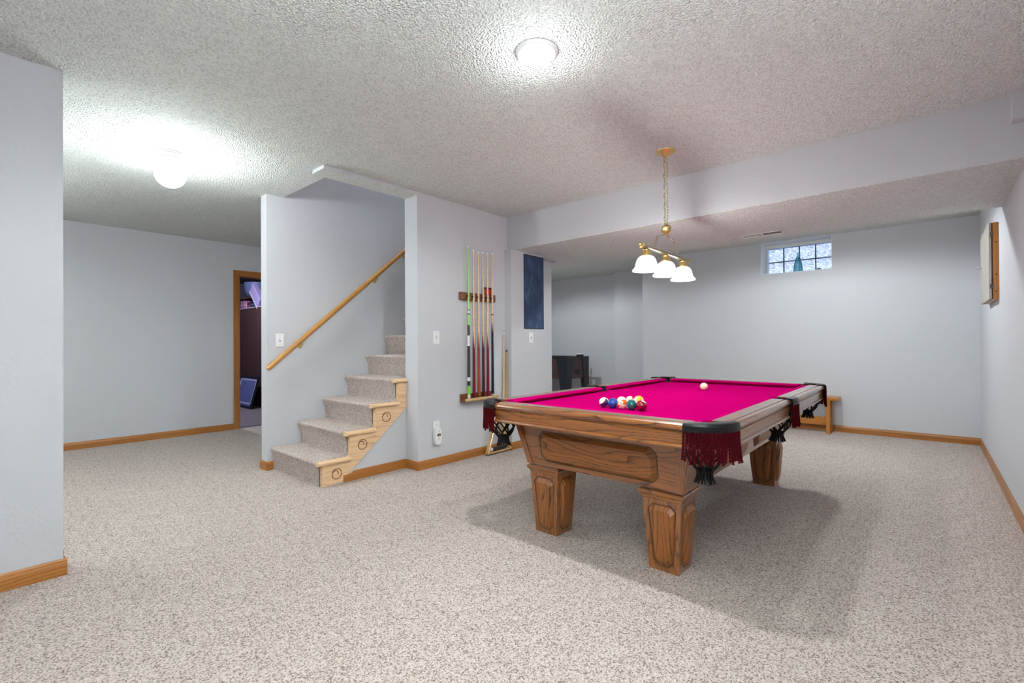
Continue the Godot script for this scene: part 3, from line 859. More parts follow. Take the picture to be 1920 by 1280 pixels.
func leg(t: Node3D, o: Vector3, c: Vector3):
	var b := B.new(o)
	b.uvo = Vector2(rng.randf() * 2.6, rng.randf() * 0.65)
	var a := 0.0745
	var e := 0.098
	var yt := 0.362
	for k in 4:
		var ang := k * PI / 2
		var n := Vector3(sin(ang), 0, cos(ang))
		var r := Vector3(cos(ang), 0, -sin(ang))
		b.poly([c + r * -a + n * a, c + r * a + n * a, c + r * e + n * e + Vector3(0, yt, 0), c + r * -e + n * e + Vector3(0, yt, 0)], n, Vector3.UP, r)
	b.poly([c + Vector3(-a, 0, -a), c + Vector3(a, 0, -a), c + Vector3(a, 0, a), c + Vector3(-a, 0, a)], Vector3.DOWN, Vector3.RIGHT, Vector3.BACK)
	var lg := put(b, "leg", M.oak, t)
	# stepped cap
	var pr := [Vector2(e, 0.350), Vector2(e + 0.003, 0.356), Vector2(e + 0.005, 0.364), Vector2(e + 0.012, 0.372), Vector2(e + 0.015, 0.378), Vector2(e + 0.015, 0.386), Vector2(e + 0.012, 0.391), Vector2(e + 0.004, 0.393), Vector2(e + 0.002, 0.398), Vector2(e + 0.004, 0.405), Vector2(0.0, 0.405)]
	var cp := B.new(o)
	cp.uvo = Vector2(rng.randf() * 2.6, rng.randf() * 0.65)
	for i in pr.size() - 1:
		var ed: Vector2 = pr[i + 1] - pr[i]
		for k in 4:
			var ang := k * PI / 2
			var n := Vector3(sin(ang), 0, cos(ang))
			var r := Vector3(cos(ang), 0, -sin(ang))
			var h0: float = pr[i].x
			var h1: float = pr[i + 1].x
			cp.poly([c + r * -h0 + n * h0 + Vector3(0, pr[i].y, 0), c + r * h0 + n * h0 + Vector3(0, pr[i].y, 0), c + r * h1 + n * h1 + Vector3(0, pr[i + 1].y, 0), c + r * -h1 + n * h1 + Vector3(0, pr[i + 1].y, 0)], n * ed.y + Vector3.UP * -ed.x, r, Vector3.UP)
	put(cp, "cap", M.oak, lg)
	for k in 4:
		var ang := k * PI / 2
		var r := Vector3(cos(ang), 0, -sin(ang))
		var n0 := Vector3(sin(ang), 0, cos(ang))
		var up := (n0 * (e - a) + Vector3(0, yt, 0)).normalized()
		var pn := up.cross(r).normalized()
		if pn.dot(n0) < 0: pn = -pn
		var O := c + n0 * a + pn * 0.0006
		var rp := B.new(o)
		rp.uvo = Vector2(rng.randf() * 2.6, rng.randf() * 0.65)
		rp.raised(clipped(0.046, 0.03, 0.325, 0.024, 0.066), clipped(0.031, 0.056, 0.301, 0.016, 0.050), 0.017, O, r, up, pn, true)
		put(rp, "raised_panel", M.oak_panel, lg)
		var fr := B.new(o)
		var og := clipped(0.049, 0.027, 0.328, 0.024, 0.069)
		for i in og.size(): fr.tube([O + r * og[i].x + up * og[i].y, O + r * og[(i + 1) % 8].x + up * og[(i + 1) % 8].y], 0.0028, 5)
		put(fr, "bead", M.oak_dark, lg)

func pocket(t: Node3D, o: Vector3, xf: Transform3D, corner: bool):
	# local frame: corner at the origin, table lies towards -x, -z (corner) or -x (side pocket)
	var path: Array = []
	var hc: Vector3
	if corner:
		hc = Vector3(-0.115, 0, -0.115)
		for i in 25:
			var s := i / 24.0
			var a := Vector3(-0.160, 0, 0.004)
			var b := Vector3(0.004, 0, -0.160)
			var c := Vector3(-0.004, 0, -0.004)
			path.append(a * pow(1 - s, 2) + c * 2 * s * (1 - s) + b * s * s)
	else:
		hc = Vector3(-0.085, 0, 0)
		for i in 15:
			var s := i / 14.0
			path.append(Vector3(0.004 + 0.012 * sin(s * PI), 0, 0.075 - 0.15 * s))
	# leather collar: rounded band hugging the rail ends, rolled inwards over the top
	var prof := [Vector2(0.004, T - 0.034), Vector2(0.010, T - 0.032), Vector2(0.012, T - 0.020), Vector2(0.011, T - 0.006), Vector2(0.006, T + 0.004), Vector2(-0.004, T + 0.007), Vector2(-0.05, T + 0.005), Vector2(-0.066, T + 0.001), Vector2(-0.070, T - 0.01), Vector2(-0.064, T - 0.030), Vector2(-0.03, T - 0.034)]
	var b := B.new(o)
	b.xf = xf
	var rows: Array = []
	for i in path.size():
		var p: Vector3 = path[i]
		var tg: Vector3 = (path[min(i + 1, path.size() - 1)] - path[max(i - 1, 0)]).normalized()
		var nr := Vector3(-tg.z, 0, tg.x)
		if nr.dot(p - hc) < 0: nr = -nr
		var row: Array = []
		var endf: float = 1.0
		for q in prof:
			var d: float = q.x
			var inward: Vector3 = (hc - p)
			inward.y = 0
			var reach: float = inward.length() - (0.058 if corner else 0.052)
			var pos: Vector3
			if d >= 0: pos = p + nr * d
			else:
				# roll towards the hole but never past its rim
				pos = p + inward.normalized() * min(-d, max(reach, 0.01))
			row.append(pos + Vector3(0, q.y, 0))
		rows.append(row)
	for i in rows.size() - 1:
		for k in prof.size():
			var k2 := (k + 1) % prof.size()
			var A: Vector3 = rows[i][k]
			var Bq: Vector3 = rows[i + 1][k]
			var Cq: Vector3 = rows[i + 1][k2]
			var D: Vector3 = rows[i][k2]
			var mid := Vector3.ZERO
			for q in rows[i]: mid += q / prof.size()
			b.poly([A, Bq, Cq], (A + Bq + Cq) / 3 - mid, Vector3.RIGHT, Vector3.UP)
			b.poly([A, Cq, D], (A + Cq + D) / 3 - mid, Vector3.RIGHT, Vector3.UP)
	for e in [0, rows.size() - 1]:
		var pts: Array = rows[e]
		var mid := Vector3.ZERO
		for q in pts: mid += q / pts.size()
		for k in pts.size():
			b.poly([mid, pts[k], pts[(k + 1) % pts.size()]], (path[e] - path[1 if e == 0 else e - 1]), Vector3.RIGHT, Vector3.UP)
	var pk := put(b, "corner_pocket" if corner else "side_pocket", M.leather, t)
	# twisted rope fringe
	var f := B.new(o)
	f.xf = xf
	var total := 0.0
	for i in path.size() - 1: total += path[i].distance_to(path[i + 1])
	var n := int(total / 0.0100)
	for i in n:
		var s: float = (i + 0.5) / n * (path.size() - 1)
		var i0 := int(s)
		var p: Vector3 = path[i0].lerp(path[min(i0 + 1, path.size() - 1)], s - i0)
		var outn := (p - hc).normalized()
		p += outn * 0.007
		var drop := 0.126 + rng.randf_range(-0.008, 0.01)
		var sway := Vector3(rng.randf_range(-0.006, 0.006), 0, rng.randf_range(-0.006, 0.006)) + outn * rng.randf_range(0.0, 0.006)
		for h in 2:
			var pts: Array = []
			for k in 29:
				var q := k / 28.0
				var a := q * TAU * 4.5 + h * PI + i * 1.3
				pts.append(p + Vector3(0, T - 0.028 - drop * q, 0) + sway * q * q + Vector3(cos(a), 0, sin(a)) * 0.0027)
			f.tube(pts, 0.0030, 6)
	put(f, "fringe", M.fringe, pk, "", "stuff")
	# liner of the pocket mouth
	var ln := B.new(o)
	ln.xf = xf
	var lr := 0.062 if corner else 0.056
	var od := Vector3(-hc.x, 0, -hc.z).normalized()
	var sd := Vector3(od.z, 0, -od.x)
	for k in 24:
		var a0 := TAU * k / 24.0
		var a1 := TAU * (k + 1) / 24.0
		var open := cos((a0 + a1) / 2) < -0.25
		var y1: float = BED - 0.004 if open else T - 0.004
		var d0 := od * cos(a0) + sd * sin(a0)
		var d1 := od * cos(a1) + sd * sin(a1)
		var hgt := Vector3.UP * y1
		var low := Vector3.UP * (T - 0.075)
		ln.poly([hc + d0 * lr + low, hc + d1 * lr + low, hc + d1 * lr + hgt, hc + d0 * lr + hgt], -d0 - d1, Vector3.UP, sd)
		var ro := lr + 0.004
		ln.poly([hc + d0 * ro + low, hc + d1 * ro + low, hc + d1 * ro + hgt, hc + d0 * ro + hgt], d0 + d1, Vector3.UP, sd)
		ln.poly([hc + d0 * lr + hgt, hc + d1 * lr + hgt, hc + d1 * ro + hgt, hc + d0 * ro + hgt], Vector3.UP, od, sd)
	put(ln, "liner", M.black, pk)
	# woven leather net
	var nt := B.new(o)
	nt.xf = xf
	for h in 2:
		for k in 7:
			var pts: Array = []
			for i in 13:
				var q := i / 12.0
				var rad := 0.060 + 0.022 * sin(q * PI * 0.9) - 0.040 * q * q
				var a := TAU * k / 7.0 + (1 if h == 0 else -1) * q * 1.5
				pts.append(hc + Vector3(cos(a) * rad, T - 0.07 - 0.142 * q, sin(a) * rad))
			nt.tube(pts, 0.0046, 6)
	put(nt, "net", M.net, pk)
	var ts := B.new(o)
	ts.xf = xf
	for k in 16:
		var a := TAU * k / 16.0
		var r0 := 0.030
		var fl := rng.randf_range(0.034, 0.046)
		ts.tube([hc + Vector3(cos(a) * r0, T - 0.200, sin(a) * r0), hc + Vector3(cos(a) * 0.027, T - 0.222, sin(a) * 0.027), hc + Vector3(cos(a) * fl, T - 0.256 - rng.randf() * 0.008, sin(a) * fl)], [0.006, 0.006, 0.0045], 5)
	ts.lathe([Vector2(0, T - 0.225), Vector2(0.022, T - 0.223), Vector2(0.028, T - 0.21), Vector2(0.022, T - 0.198), Vector2(0, T - 0.196)], 12, hc)
	put(ts, "tassel", M.net, pk)

# ---------------------------------------------------------------- balls
func ball_mesh(col: Color, stripe: bool) -> ArrayMesh:
	var b := B.new()
	var r := 0.0286
	var seg := 36
	var rows := 36
	var ivory := c8(244, 238, 220).srgb_to_linear()
	var lc := col.srgb_to_linear()
	for i in rows:
		var t0 := -PI / 2 + PI * i / rows
		var t1 := -PI / 2 + PI * (i + 1) / rows
		for s in seg:
			var q: Array = []
			for e in [[t0, s], [t0, s + 1], [t1, s + 1], [t1, s]]:
				var a: float = TAU * e[1] / seg
				q.append(Vector3(cos(a) * cos(e[0]), sin(e[0]), sin(a) * cos(e[0])))
			var m: Vector3 = (q[0] + q[1] + q[2] + q[3]).normalized()
			var spot: bool = abs(m.x) > 0.89
			var white: bool = spot or (stripe and abs(m.y) > 0.5)
			b.col = ivory if white else lc
			if i > 0: b.tri(q[0] * r, q[1] * r, q[2] * r, q[0], q[1], q[2])
			if i < rows - 1: b.tri(q[0] * r, q[2] * r, q[3] * r, q[0], q[2], q[3])
			if i == 0: b.tri(q[0] * r, q[2] * r, q[3] * r, q[0], q[2], q[3])
			if i == rows - 1: b.tri(q[0] * r, q[1] * r, q[2] * r, q[0], q[1], q[2])
	return b.mesh()

func balls():
	var m := mat(Color.WHITE, 0.08)
	m.vertex_color_use_as_albedo = true
	m.clearcoat_enabled = true; m.clearcoat = 0.6; m.clearcoat_roughness = 0.05
	var x0 := -1.386
	var z0 := -2.362
	# number axis and stripe axis of each ball as it lies; V looks towards the room's near end, L to the stairs
	var V := Vector3(0.49, 0.12, 0.86)
	var L := Vector3(-0.87, 0, 0.49)
	var Y := Vector3.UP
	var list := [
		["purple striped ball with its white cap up at the left end of the front row", c8(60, 24, 84), true, 0, 0, L - Y, Y * 0.9 + L * 0.6 + V * 0.4, ""],
		["solid blue ball in the front row beside the purple striped ball", c8(10, 60, 150), false, 0, 1, L + Y * 0.3 - V * 0.2, Y, ""],
		["orange striped ball in the middle of the front row with its number spot showing", c8(240, 96, 8), true, 0, 2, V + L * 0.4 + Y * 0.2, Y + L * 0.5, "13"],
		["solid dark green ball in the front row beside the maroon ball", c8(6, 92, 92), false, 0, 3, L - Y * 0.6, Y, ""],
		["solid maroon ball at the right end of the front row", c8(134, 8, 34), false, 0, 4, Y * 0.9 - L * 0.5 + V * 0.15, V, ""],
		["green striped ball behind the blue and orange striped balls", c8(20, 120, 70), true, 2, 0, L, V + Y * 0.8, ""],
		["red striped ball behind the orange striped and green balls", c8(206, 50, 30), true, 3, 0, L - V, Y * 0.5 + L + V * 0.3, ""],
		["yellow striped ball behind the green and maroon balls", c8(242, 186, 14), true, 4, 0, V - Y, L + Y * 0.2, ""]]
	for e in list:
		var o := MeshInstance3D.new()
		o.mesh = ball_mesh(e[1], e[2])
		o.material_override = m
		o.name = numbered("billiard_ball")
		add_child(o)
		tag(o, e[0], "billiard ball", "racked balls on the magenta cloth")
		o.position = Vector3(x0 + 0.0286 * e[3] + 0.0572 * e[4], BED + 0.0287, z0 - 0.0497 * e[3])
		var ax: Vector3 = e[5].normalized()
		var ay: Vector3 = (e[6] - ax * ax.dot(e[6])).normalized()
		o.basis = Basis(ax, ay, ax.cross(ay))
		if e[7] != "":
			var tm := TextMesh.new()
			tm.text = e[7]; tm.font_size = 16; tm.pixel_size = 0.0009; tm.depth = 0.0012
			var n := MeshInstance3D.new()
			n.mesh = tm
			n.material_override = M.black
			n.name = "number"
			o.add_child(n)
			n.position = Vector3(0.0281, 0, 0)
			n.rotation = Vector3(0, PI / 2, 0)
	var cb := B.new()
	cb.ball(Vector3.ZERO, 0.0286, 32)
	var cm := mat(c8(245, 232, 205), 0.1)
	cm.clearcoat_enabled = true; cm.clearcoat = 0.6; cm.clearcoat_roughness = 0.05
	var c := put(cb, "cue_ball", cm)
	tag(c, "ivory cue ball alone near the far end of the table", "billiard ball")
	c.position = Vector3(-1.294, BED + 0.0287, -3.695)

# ---------------------------------------------------------------- cues and racks
func cue(label: String, at: Vector3, top: Vector3, butt: Color, shaft: Color, style: String, group := ""):
	var L := at.distance_to(top)
	var t := thing("pool_cue", label, "pool cue", at, group)
	var up := (top - at).normalized()
	t.basis = Basis(Quaternion(Vector3.UP, up))
	var rb := 0.0145
	var rt := 0.0064
	var rad := func(y: float) -> float: return lerp(rb, rt, clamp(y / L, 0.0, 1.0))
	var sh := B.new()
	var pr: Array = [Vector2(0, 0.0)]
	for i in 13:
		var y: float = lerp(0.006, L - 0.035, i / 12.0)
		pr.append(Vector2(rad.call(y), y))
	pr.append(Vector2(0, L - 0.035))
	sh.lathe(pr, 16)
	var sm: Material = mat(shaft, 0.3) if style == "green" else M.shaft
	put(sh, "shaft", sm, t)
	var fe := B.new()
	fe.lathe([Vector2(0, L - 0.036), Vector2(rad.call(L) + 0.0003, L - 0.036), Vector2(rad.call(L), L - 0.008), Vector2(0, L - 0.008)], 12)
	put(fe, "ferrule", M.plastic, t)
	var tp := B.new()
	tp.lathe([Vector2(0, L - 0.008), Vector2(0.0062, L - 0.008), Vector2(0.0056, L - 0.002), Vector2(0, L)], 12)
	put(tp, "tip", mat(c8(50, 70, 100), 0.8), t)
	if style == "plain":
		return t
	if style == "green":
		for q in [["wrap", 0.20, 0.50, c8(40, 46, 56)], ["white_band", 0.50, 0.60, c8(238, 238, 240)], ["black_band", 0.60, 0.70, c8(22, 26, 22)], ["collar", 0.800, 0.812, c8(24, 24, 26)], ["collar", 0.838, 0.848, c8(24, 24, 26)], ["white_band", 0.812, 0.838, c8(230, 232, 232)], ["white_band", 0.165, 0.20, c8(235, 235, 240)], ["black_band", 0.12, 0.165, c8(20, 22, 20)], ["butt", 0.035, 0.12, c8(120, 200, 60)], ["bumper", 0.0, 0.035, c8(225, 226, 222)]]:
			var b := B.new()
			b.lathe([Vector2(0, q[1]), Vector2(rad.call(q[1]) + 0.0007, q[1]), Vector2(rad.call(q[2]) + 0.0007, q[2]), Vector2(0, q[2])], 16)
			put(b, q[0], mat(q[3], 0.3 if q[0] != "wrap" else 0.7), t)
		return t
	# sleeve with four points running up the shaft
	var b := B.new()
	var base: float = 0.47 if style == "point" else 0.62
	var tall: float = 0.17 if style == "point" else 0.13
	var seg := 16
	var ring := func(y: float, k: int) -> Vector3:
		var a := TAU * k / seg + 0.35
		return Vector3(cos(a), 0, sin(a)) * (rad.call(y) + 0.0006) + Vector3(0, y, 0)
	for k in seg:
		var n0 := Vector3(cos(TAU * k / seg + 0.35), 0, sin(TAU * k / seg + 0.35))
		var n1 := Vector3(cos(TAU * (k + 1) / seg + 0.35), 0, sin(TAU * (k + 1) / seg + 0.35))
		b.tri(ring.call(0.004, k), ring.call(0.004, k + 1), ring.call(base, k + 1), n0, n1, n1)
		b.tri(ring.call(0.004, k), ring.call(base, k + 1), ring.call(base, k), n0, n1, n0)
		var ph := k % 4
		var h0: float = base + tall * [0.0, 0.5, 1.0, 0.5][ph]
		var h1: float = base + tall * [0.5, 1.0, 0.5, 0.0][ph]
		if h1 > base + 0.001: b.tri(ring.call(base, k), ring.call(base, k + 1), ring.call(h1, k + 1), n0, n1, n1)
		if h0 > base + 0.001: b.tri(ring.call(base, k), ring.call(h1, k + 1), ring.call(h0, k), n0, n1, n0)
	put(b, "butt", mat(butt, 0.25), t)
	if style == "navy":
		var jn := B.new()
		jn.lathe([Vector2(rad.call(0.80), 0.795), Vector2(rad.call(0.80) + 0.001, 0.795), Vector2(rad.call(0.82) + 0.001, 0.806), Vector2(0, 0.806)], 14)
		put(jn, "joint", M.black, t)
	var bp := B.new()
	bp.lathe([Vector2(0, -0.004), Vector2(0.011, -0.004), Vector2(0.0135, 0.004), Vector2(0.0152, 0.012), Vector2(0, 0.012)], 14)
	put(bp, "bumper", M.plastic if style == "navy" else M.black, t)
	return t

func cues():
	var zs := [-3.112, -3.181, -3.247, -3.310, -3.374, -3.441]
	# upper clip strip on the wall
	var t := thing("cue_clip_strip", "dark wood strip of black clips holding the cues against the wall", "cue rack", Vector3(XA, 1.56, -3.265))
	var b := B.new(t.position)
	b.box(Vector3(XA, 1.524, -3.50), Vector3(XA + 0.02, 1.600, -3.032), 0.004)
	put(b, "back_plate", M.stain, t)
	for i in 7:
		var za: float = -3.032 - 0.002 if i == 0 else zs[i - 1] - 0.020
		var zb: float = zs[i] + 0.020 if i < 6 else -3.498
		var bl := B.new(t.position)
		bl.box(Vector3(XA + 0.018, 1.526, zb), Vector3(XA + 0.048, 1.598, za), 0.005, 1)
		put(bl, "block", M.stain, t)
	for z in zs:
		var cl := B.new(t.position)
		cl.tube(arc(Vector3(XA + 0.050, 1.562, z), 0.018, Vector3.RIGHT, Vector3.BACK, 0.7, TAU - 0.7, 12), 0.005, 6)
		put(cl, "clip", M.black, t)
	# lower shelf
	var s := thing("cue_shelf", "dark wood ledge with pale lip under the butts of the racked cues", "cue rack", Vector3(XA, 0.55, -3.26))
	var p := B.new(s.position)
	p.box(Vector3(XA, 0.553, -3.488), Vector3(XA + 0.018, 0.626, -3.038), 0.003)
	put(p, "back_plate", M.stain, s)
	var sh := B.new(s.position)
	sh.box(Vector3(XA + 0.016, 0.556, -3.488), Vector3(XA + 0.082, 0.580, -3.038), 0.004, 2)
	put(sh, "ledge", M.stain, s)
	var lp := B.new(s.position)
	lp.prism(PackedVector2Array([Vector2(0.082, 0.556), Vector2(0.094, 0.560), Vector2(0.098, 0.571), Vector2(0.094, 0.583), Vector2(0.082, 0.588)]), Vector3.RIGHT, Vector3.UP, Vector3.FORWARD, 3.038, 3.488, Vector3(XA, 0, 0), true)
	put(lp, "lip", M.ash, s)
	var y := 0.585
	var X := XA + 0.053
	cue("bright green pool cue with black and white bands, leftmost in the wall rack", Vector3(X, y, zs[0]), Vector3(X, 2.062, zs[0]), c8(120, 200, 60), c8(150, 214, 120), "green", "cues in the wall rack")
	cue("pool cue with burgundy butt standing next to the green cue", Vector3(X, y, zs[1]), Vector3(X, 2.032, zs[1]), c8(104, 16, 34), Color.WHITE, "point", "cues in the wall rack")
	cue("pool cue with reddish orange wood butt, third in the wall rack", Vector3(X, y, zs[2]), Vector3(X, 2.020, zs[2]), c8(150, 66, 28), Color.WHITE, "point", "cues in the wall rack")
	cue("pool cue with very dark maroon butt, right of the orange butt cue", Vector3(X, y, zs[3]), Vector3(X, 2.030, zs[3]), c8(72, 14, 28), Color.WHITE, "point", "cues in the wall rack")
	cue("pool cue with wine red butt standing left of the black butt cue", Vector3(X, y, zs[4]), Vector3(X, 2.030, zs[4]), c8(122, 16, 40), Color.WHITE, "point", "cues in the wall rack")
	cue("pool cue with navy black butt and white bumper, rightmost in the wall rack", Vector3(X, y + 0.012, zs[5]), Vector3(X, 2.036, zs[5]), c8(24, 28, 42), Color.WHITE, "navy", "cues in the wall rack")
	# red case hooked on the strip
	var rc := thing("dart_case", "small red and black case wedged behind cues at right end of clip strip", "case", Vector3(XA, 1.6, -3.405))
	var r1 := B.new(rc.position)
	r1.box(Vector3(XA + 0.001, 1.601, -3.478), Vector3(XA + 0.034, 1.655, -3.352), 0.006)
	put(r1, "body", M.red, rc)
	var r2 := B.new(rc.position)
	r2.box(Vector3(XA + 0.001, 1.655, -3.475), Vector3(XA + 0.034, 1.672, -3.355), 0.006)
	put(r2, "lid", M.black, rc)
	var r3 := B.new(rc.position)
	r3.box(Vector3(XA + 0.001, 1.601, -3.352), Vector3(XA + 0.034, 1.668, -3.344), 0.003)
	put(r3, "edge_strip", M.black, rc)
	# sticks leaning in the corner by the pier
	cue("tall thin cue with white ferrule leaning in corner by pier", Vector3(-3.318, 0.012, -3.622), Vector3(-3.334, 1.238, -3.655), Color.WHITE, Color.WHITE, "plain")
	var st := thing("wooden_stick", "short thick pale wooden stick leaning beside the tall thin cue", "stick", Vector3(-3.317, 0.0, -3.655))
	var sb := B.new(st.position)
	sb.tube([Vector3(-3.317, 0.004, -3.655), Vector3(-3.314, 0.55, -3.664), Vector3(-3.312, 1.02, -3.670)], [0.015, 0.013, 0.010], 12)
	put(sb, "shaft", M.ash, st)
	var sb2 := B.new(st.position)
	sb2.tube([Vector3(-3.312, 1.02, -3.670), Vector3(-3.312, 1.04, -3.6703)], [0.0102, 0.0102], 12)
	put(sb2, "collar", M.black, st)
	# triangle ball rack leaning on the wall
	var tr := thing("ball_rack", "pale wooden triangle ball rack leaning on the cue wall under the corner pocket", "ball rack", Vector3(-3.30, 0, -3.5))
	var A := Vector3(-3.272, 0.018, -3.335)
	var Bq := Vector3(-3.272, 0.018, -3.672)
	var C := Vector3(-3.312, 0.32, -3.49)
	for e in [[A, Bq], [A, C], [Bq, C]]:
		var bb := B.new(tr.position)
		var d: Vector3 = (e[1] - e[0])
		var nn := Vector3(0.98, 0.17, 0).normalized()
		var w := nn.cross(d.normalized()).normalized()
		bb.xf = Transform3D(Basis(d.normalized(), w, nn), e[0])
		bb.box(Vector3(-0.008, -0.008, -0.024), Vector3(d.length() + 0.008, 0.008, 0.024), 0.004, 0)
		put(bb, "side_bar", M.ash, tr)
	var br := thing("table_brush", "black bristled table brush lying inside the wooden triangle rack", "brush", Vector3(-3.29, 0.0, -3.52))
	var bb2 := B.new(br.position)
	bb2.box(Vector3(-3.306, 0.040, -3.61), Vector3(-3.270, 0.062, -3.42), 0.008)
	put(bb2, "back", M.black, br)
	var bb3 := B.new(br.position)
	for k in 26: bb3.box(Vector3(-3.302, 0.028, -3.608 + k * 0.007), Vector3(-3.274, 0.044, -3.603 + k * 0.007))
	put(bb3, "bristles", M.black, br, "", "stuff")
	var gc := thing("chalk_cone", "pale grey round chalk at near end of the triangle rack", "chalk", Vector3(-3.28, 0.027, -3.394))
	var g2 := B.new(gc.position)
	g2.ball(Vector3(-3.28, 0.049, -3.394), 0.024, 16, 0.92)
	put(g2, "block", mat(c8(205, 206, 208), 0.7), gc)

# ---------------------------------------------------------------- plates, board, bench, box, vent
func wall_plate(label: String, c: Vector3, kind: String, n := Vector3.RIGHT):
	var t := thing("light_switch" if kind == "switch" else "wall_outlet", label, "light switch" if kind == "switch" else "outlet", c)
	var r := Vector3.UP.cross(n)
	var b := B.new(c)
	b.xf = Transform3D(Basis(r, Vector3.UP, n), c)
	b.box(Vector3(-0.036, -0.059, 0), Vector3(0.036, 0.059, 0.006), 0.003)
	put(b, "plate", M.plastic, t)
	if kind == "switch":
		var k := B.new(c)
		k.xf = Transform3D(Basis(r, Vector3.UP, n), c)
		k.box(Vector3(-0.006, -0.013, 0.005), Vector3(0.006, 0.013, 0.0075), 0.001)
		put(k, "slot", mat(c8(150, 150, 150), 0.5), t)
		var tg := B.new(c)
		tg.xf = Transform3D(Basis(r, Vector3.UP, n) * Basis(Vector3.RIGHT, -0.5), c + n * 0.006)
		tg.box(Vector3(-0.004, -0.004, 0), Vector3(0.004, 0.006, 0.014), 0.001)
		put(tg, "toggle", M.plastic, t)
	else:
		for sy in [-0.02, 0.02]:
			var k := B.new(c)
			k.xf = Transform3D(Basis(r, Vector3.UP, n), c + Vector3.UP * sy)
			k.box(Vector3(-0.014, -0.014, 0.005), Vector3(0.014, 0.014, 0.0078), 0.004)
			var sk := put(k, "socket", M.plastic, t)
			var h := B.new(c)
			h.xf = k.xf
			h.box(Vector3(-0.008, -0.002, 0.0072), Vector3(-0.005, 0.008, 0.0082))
			h.box(Vector3(0.005, -0.002, 0.0072), Vector3(0.008, 0.008, 0.0082))
			h.box(Vector3(-0.002, -0.010, 0.0072), Vector3(0.002, -0.006, 0.0082))
			put(h, "slots", M.slot, sk)
	for sy in [-0.042, 0.042]:
		var s := B.new(c)
		s.lathe([Vector2(0.0028, 0.0055), Vector2(0.0028, 0.007), Vector2(0, 0.0072)], 8, c + Vector3.UP * sy, n)
		put(s, "screw", M.chrome, t)

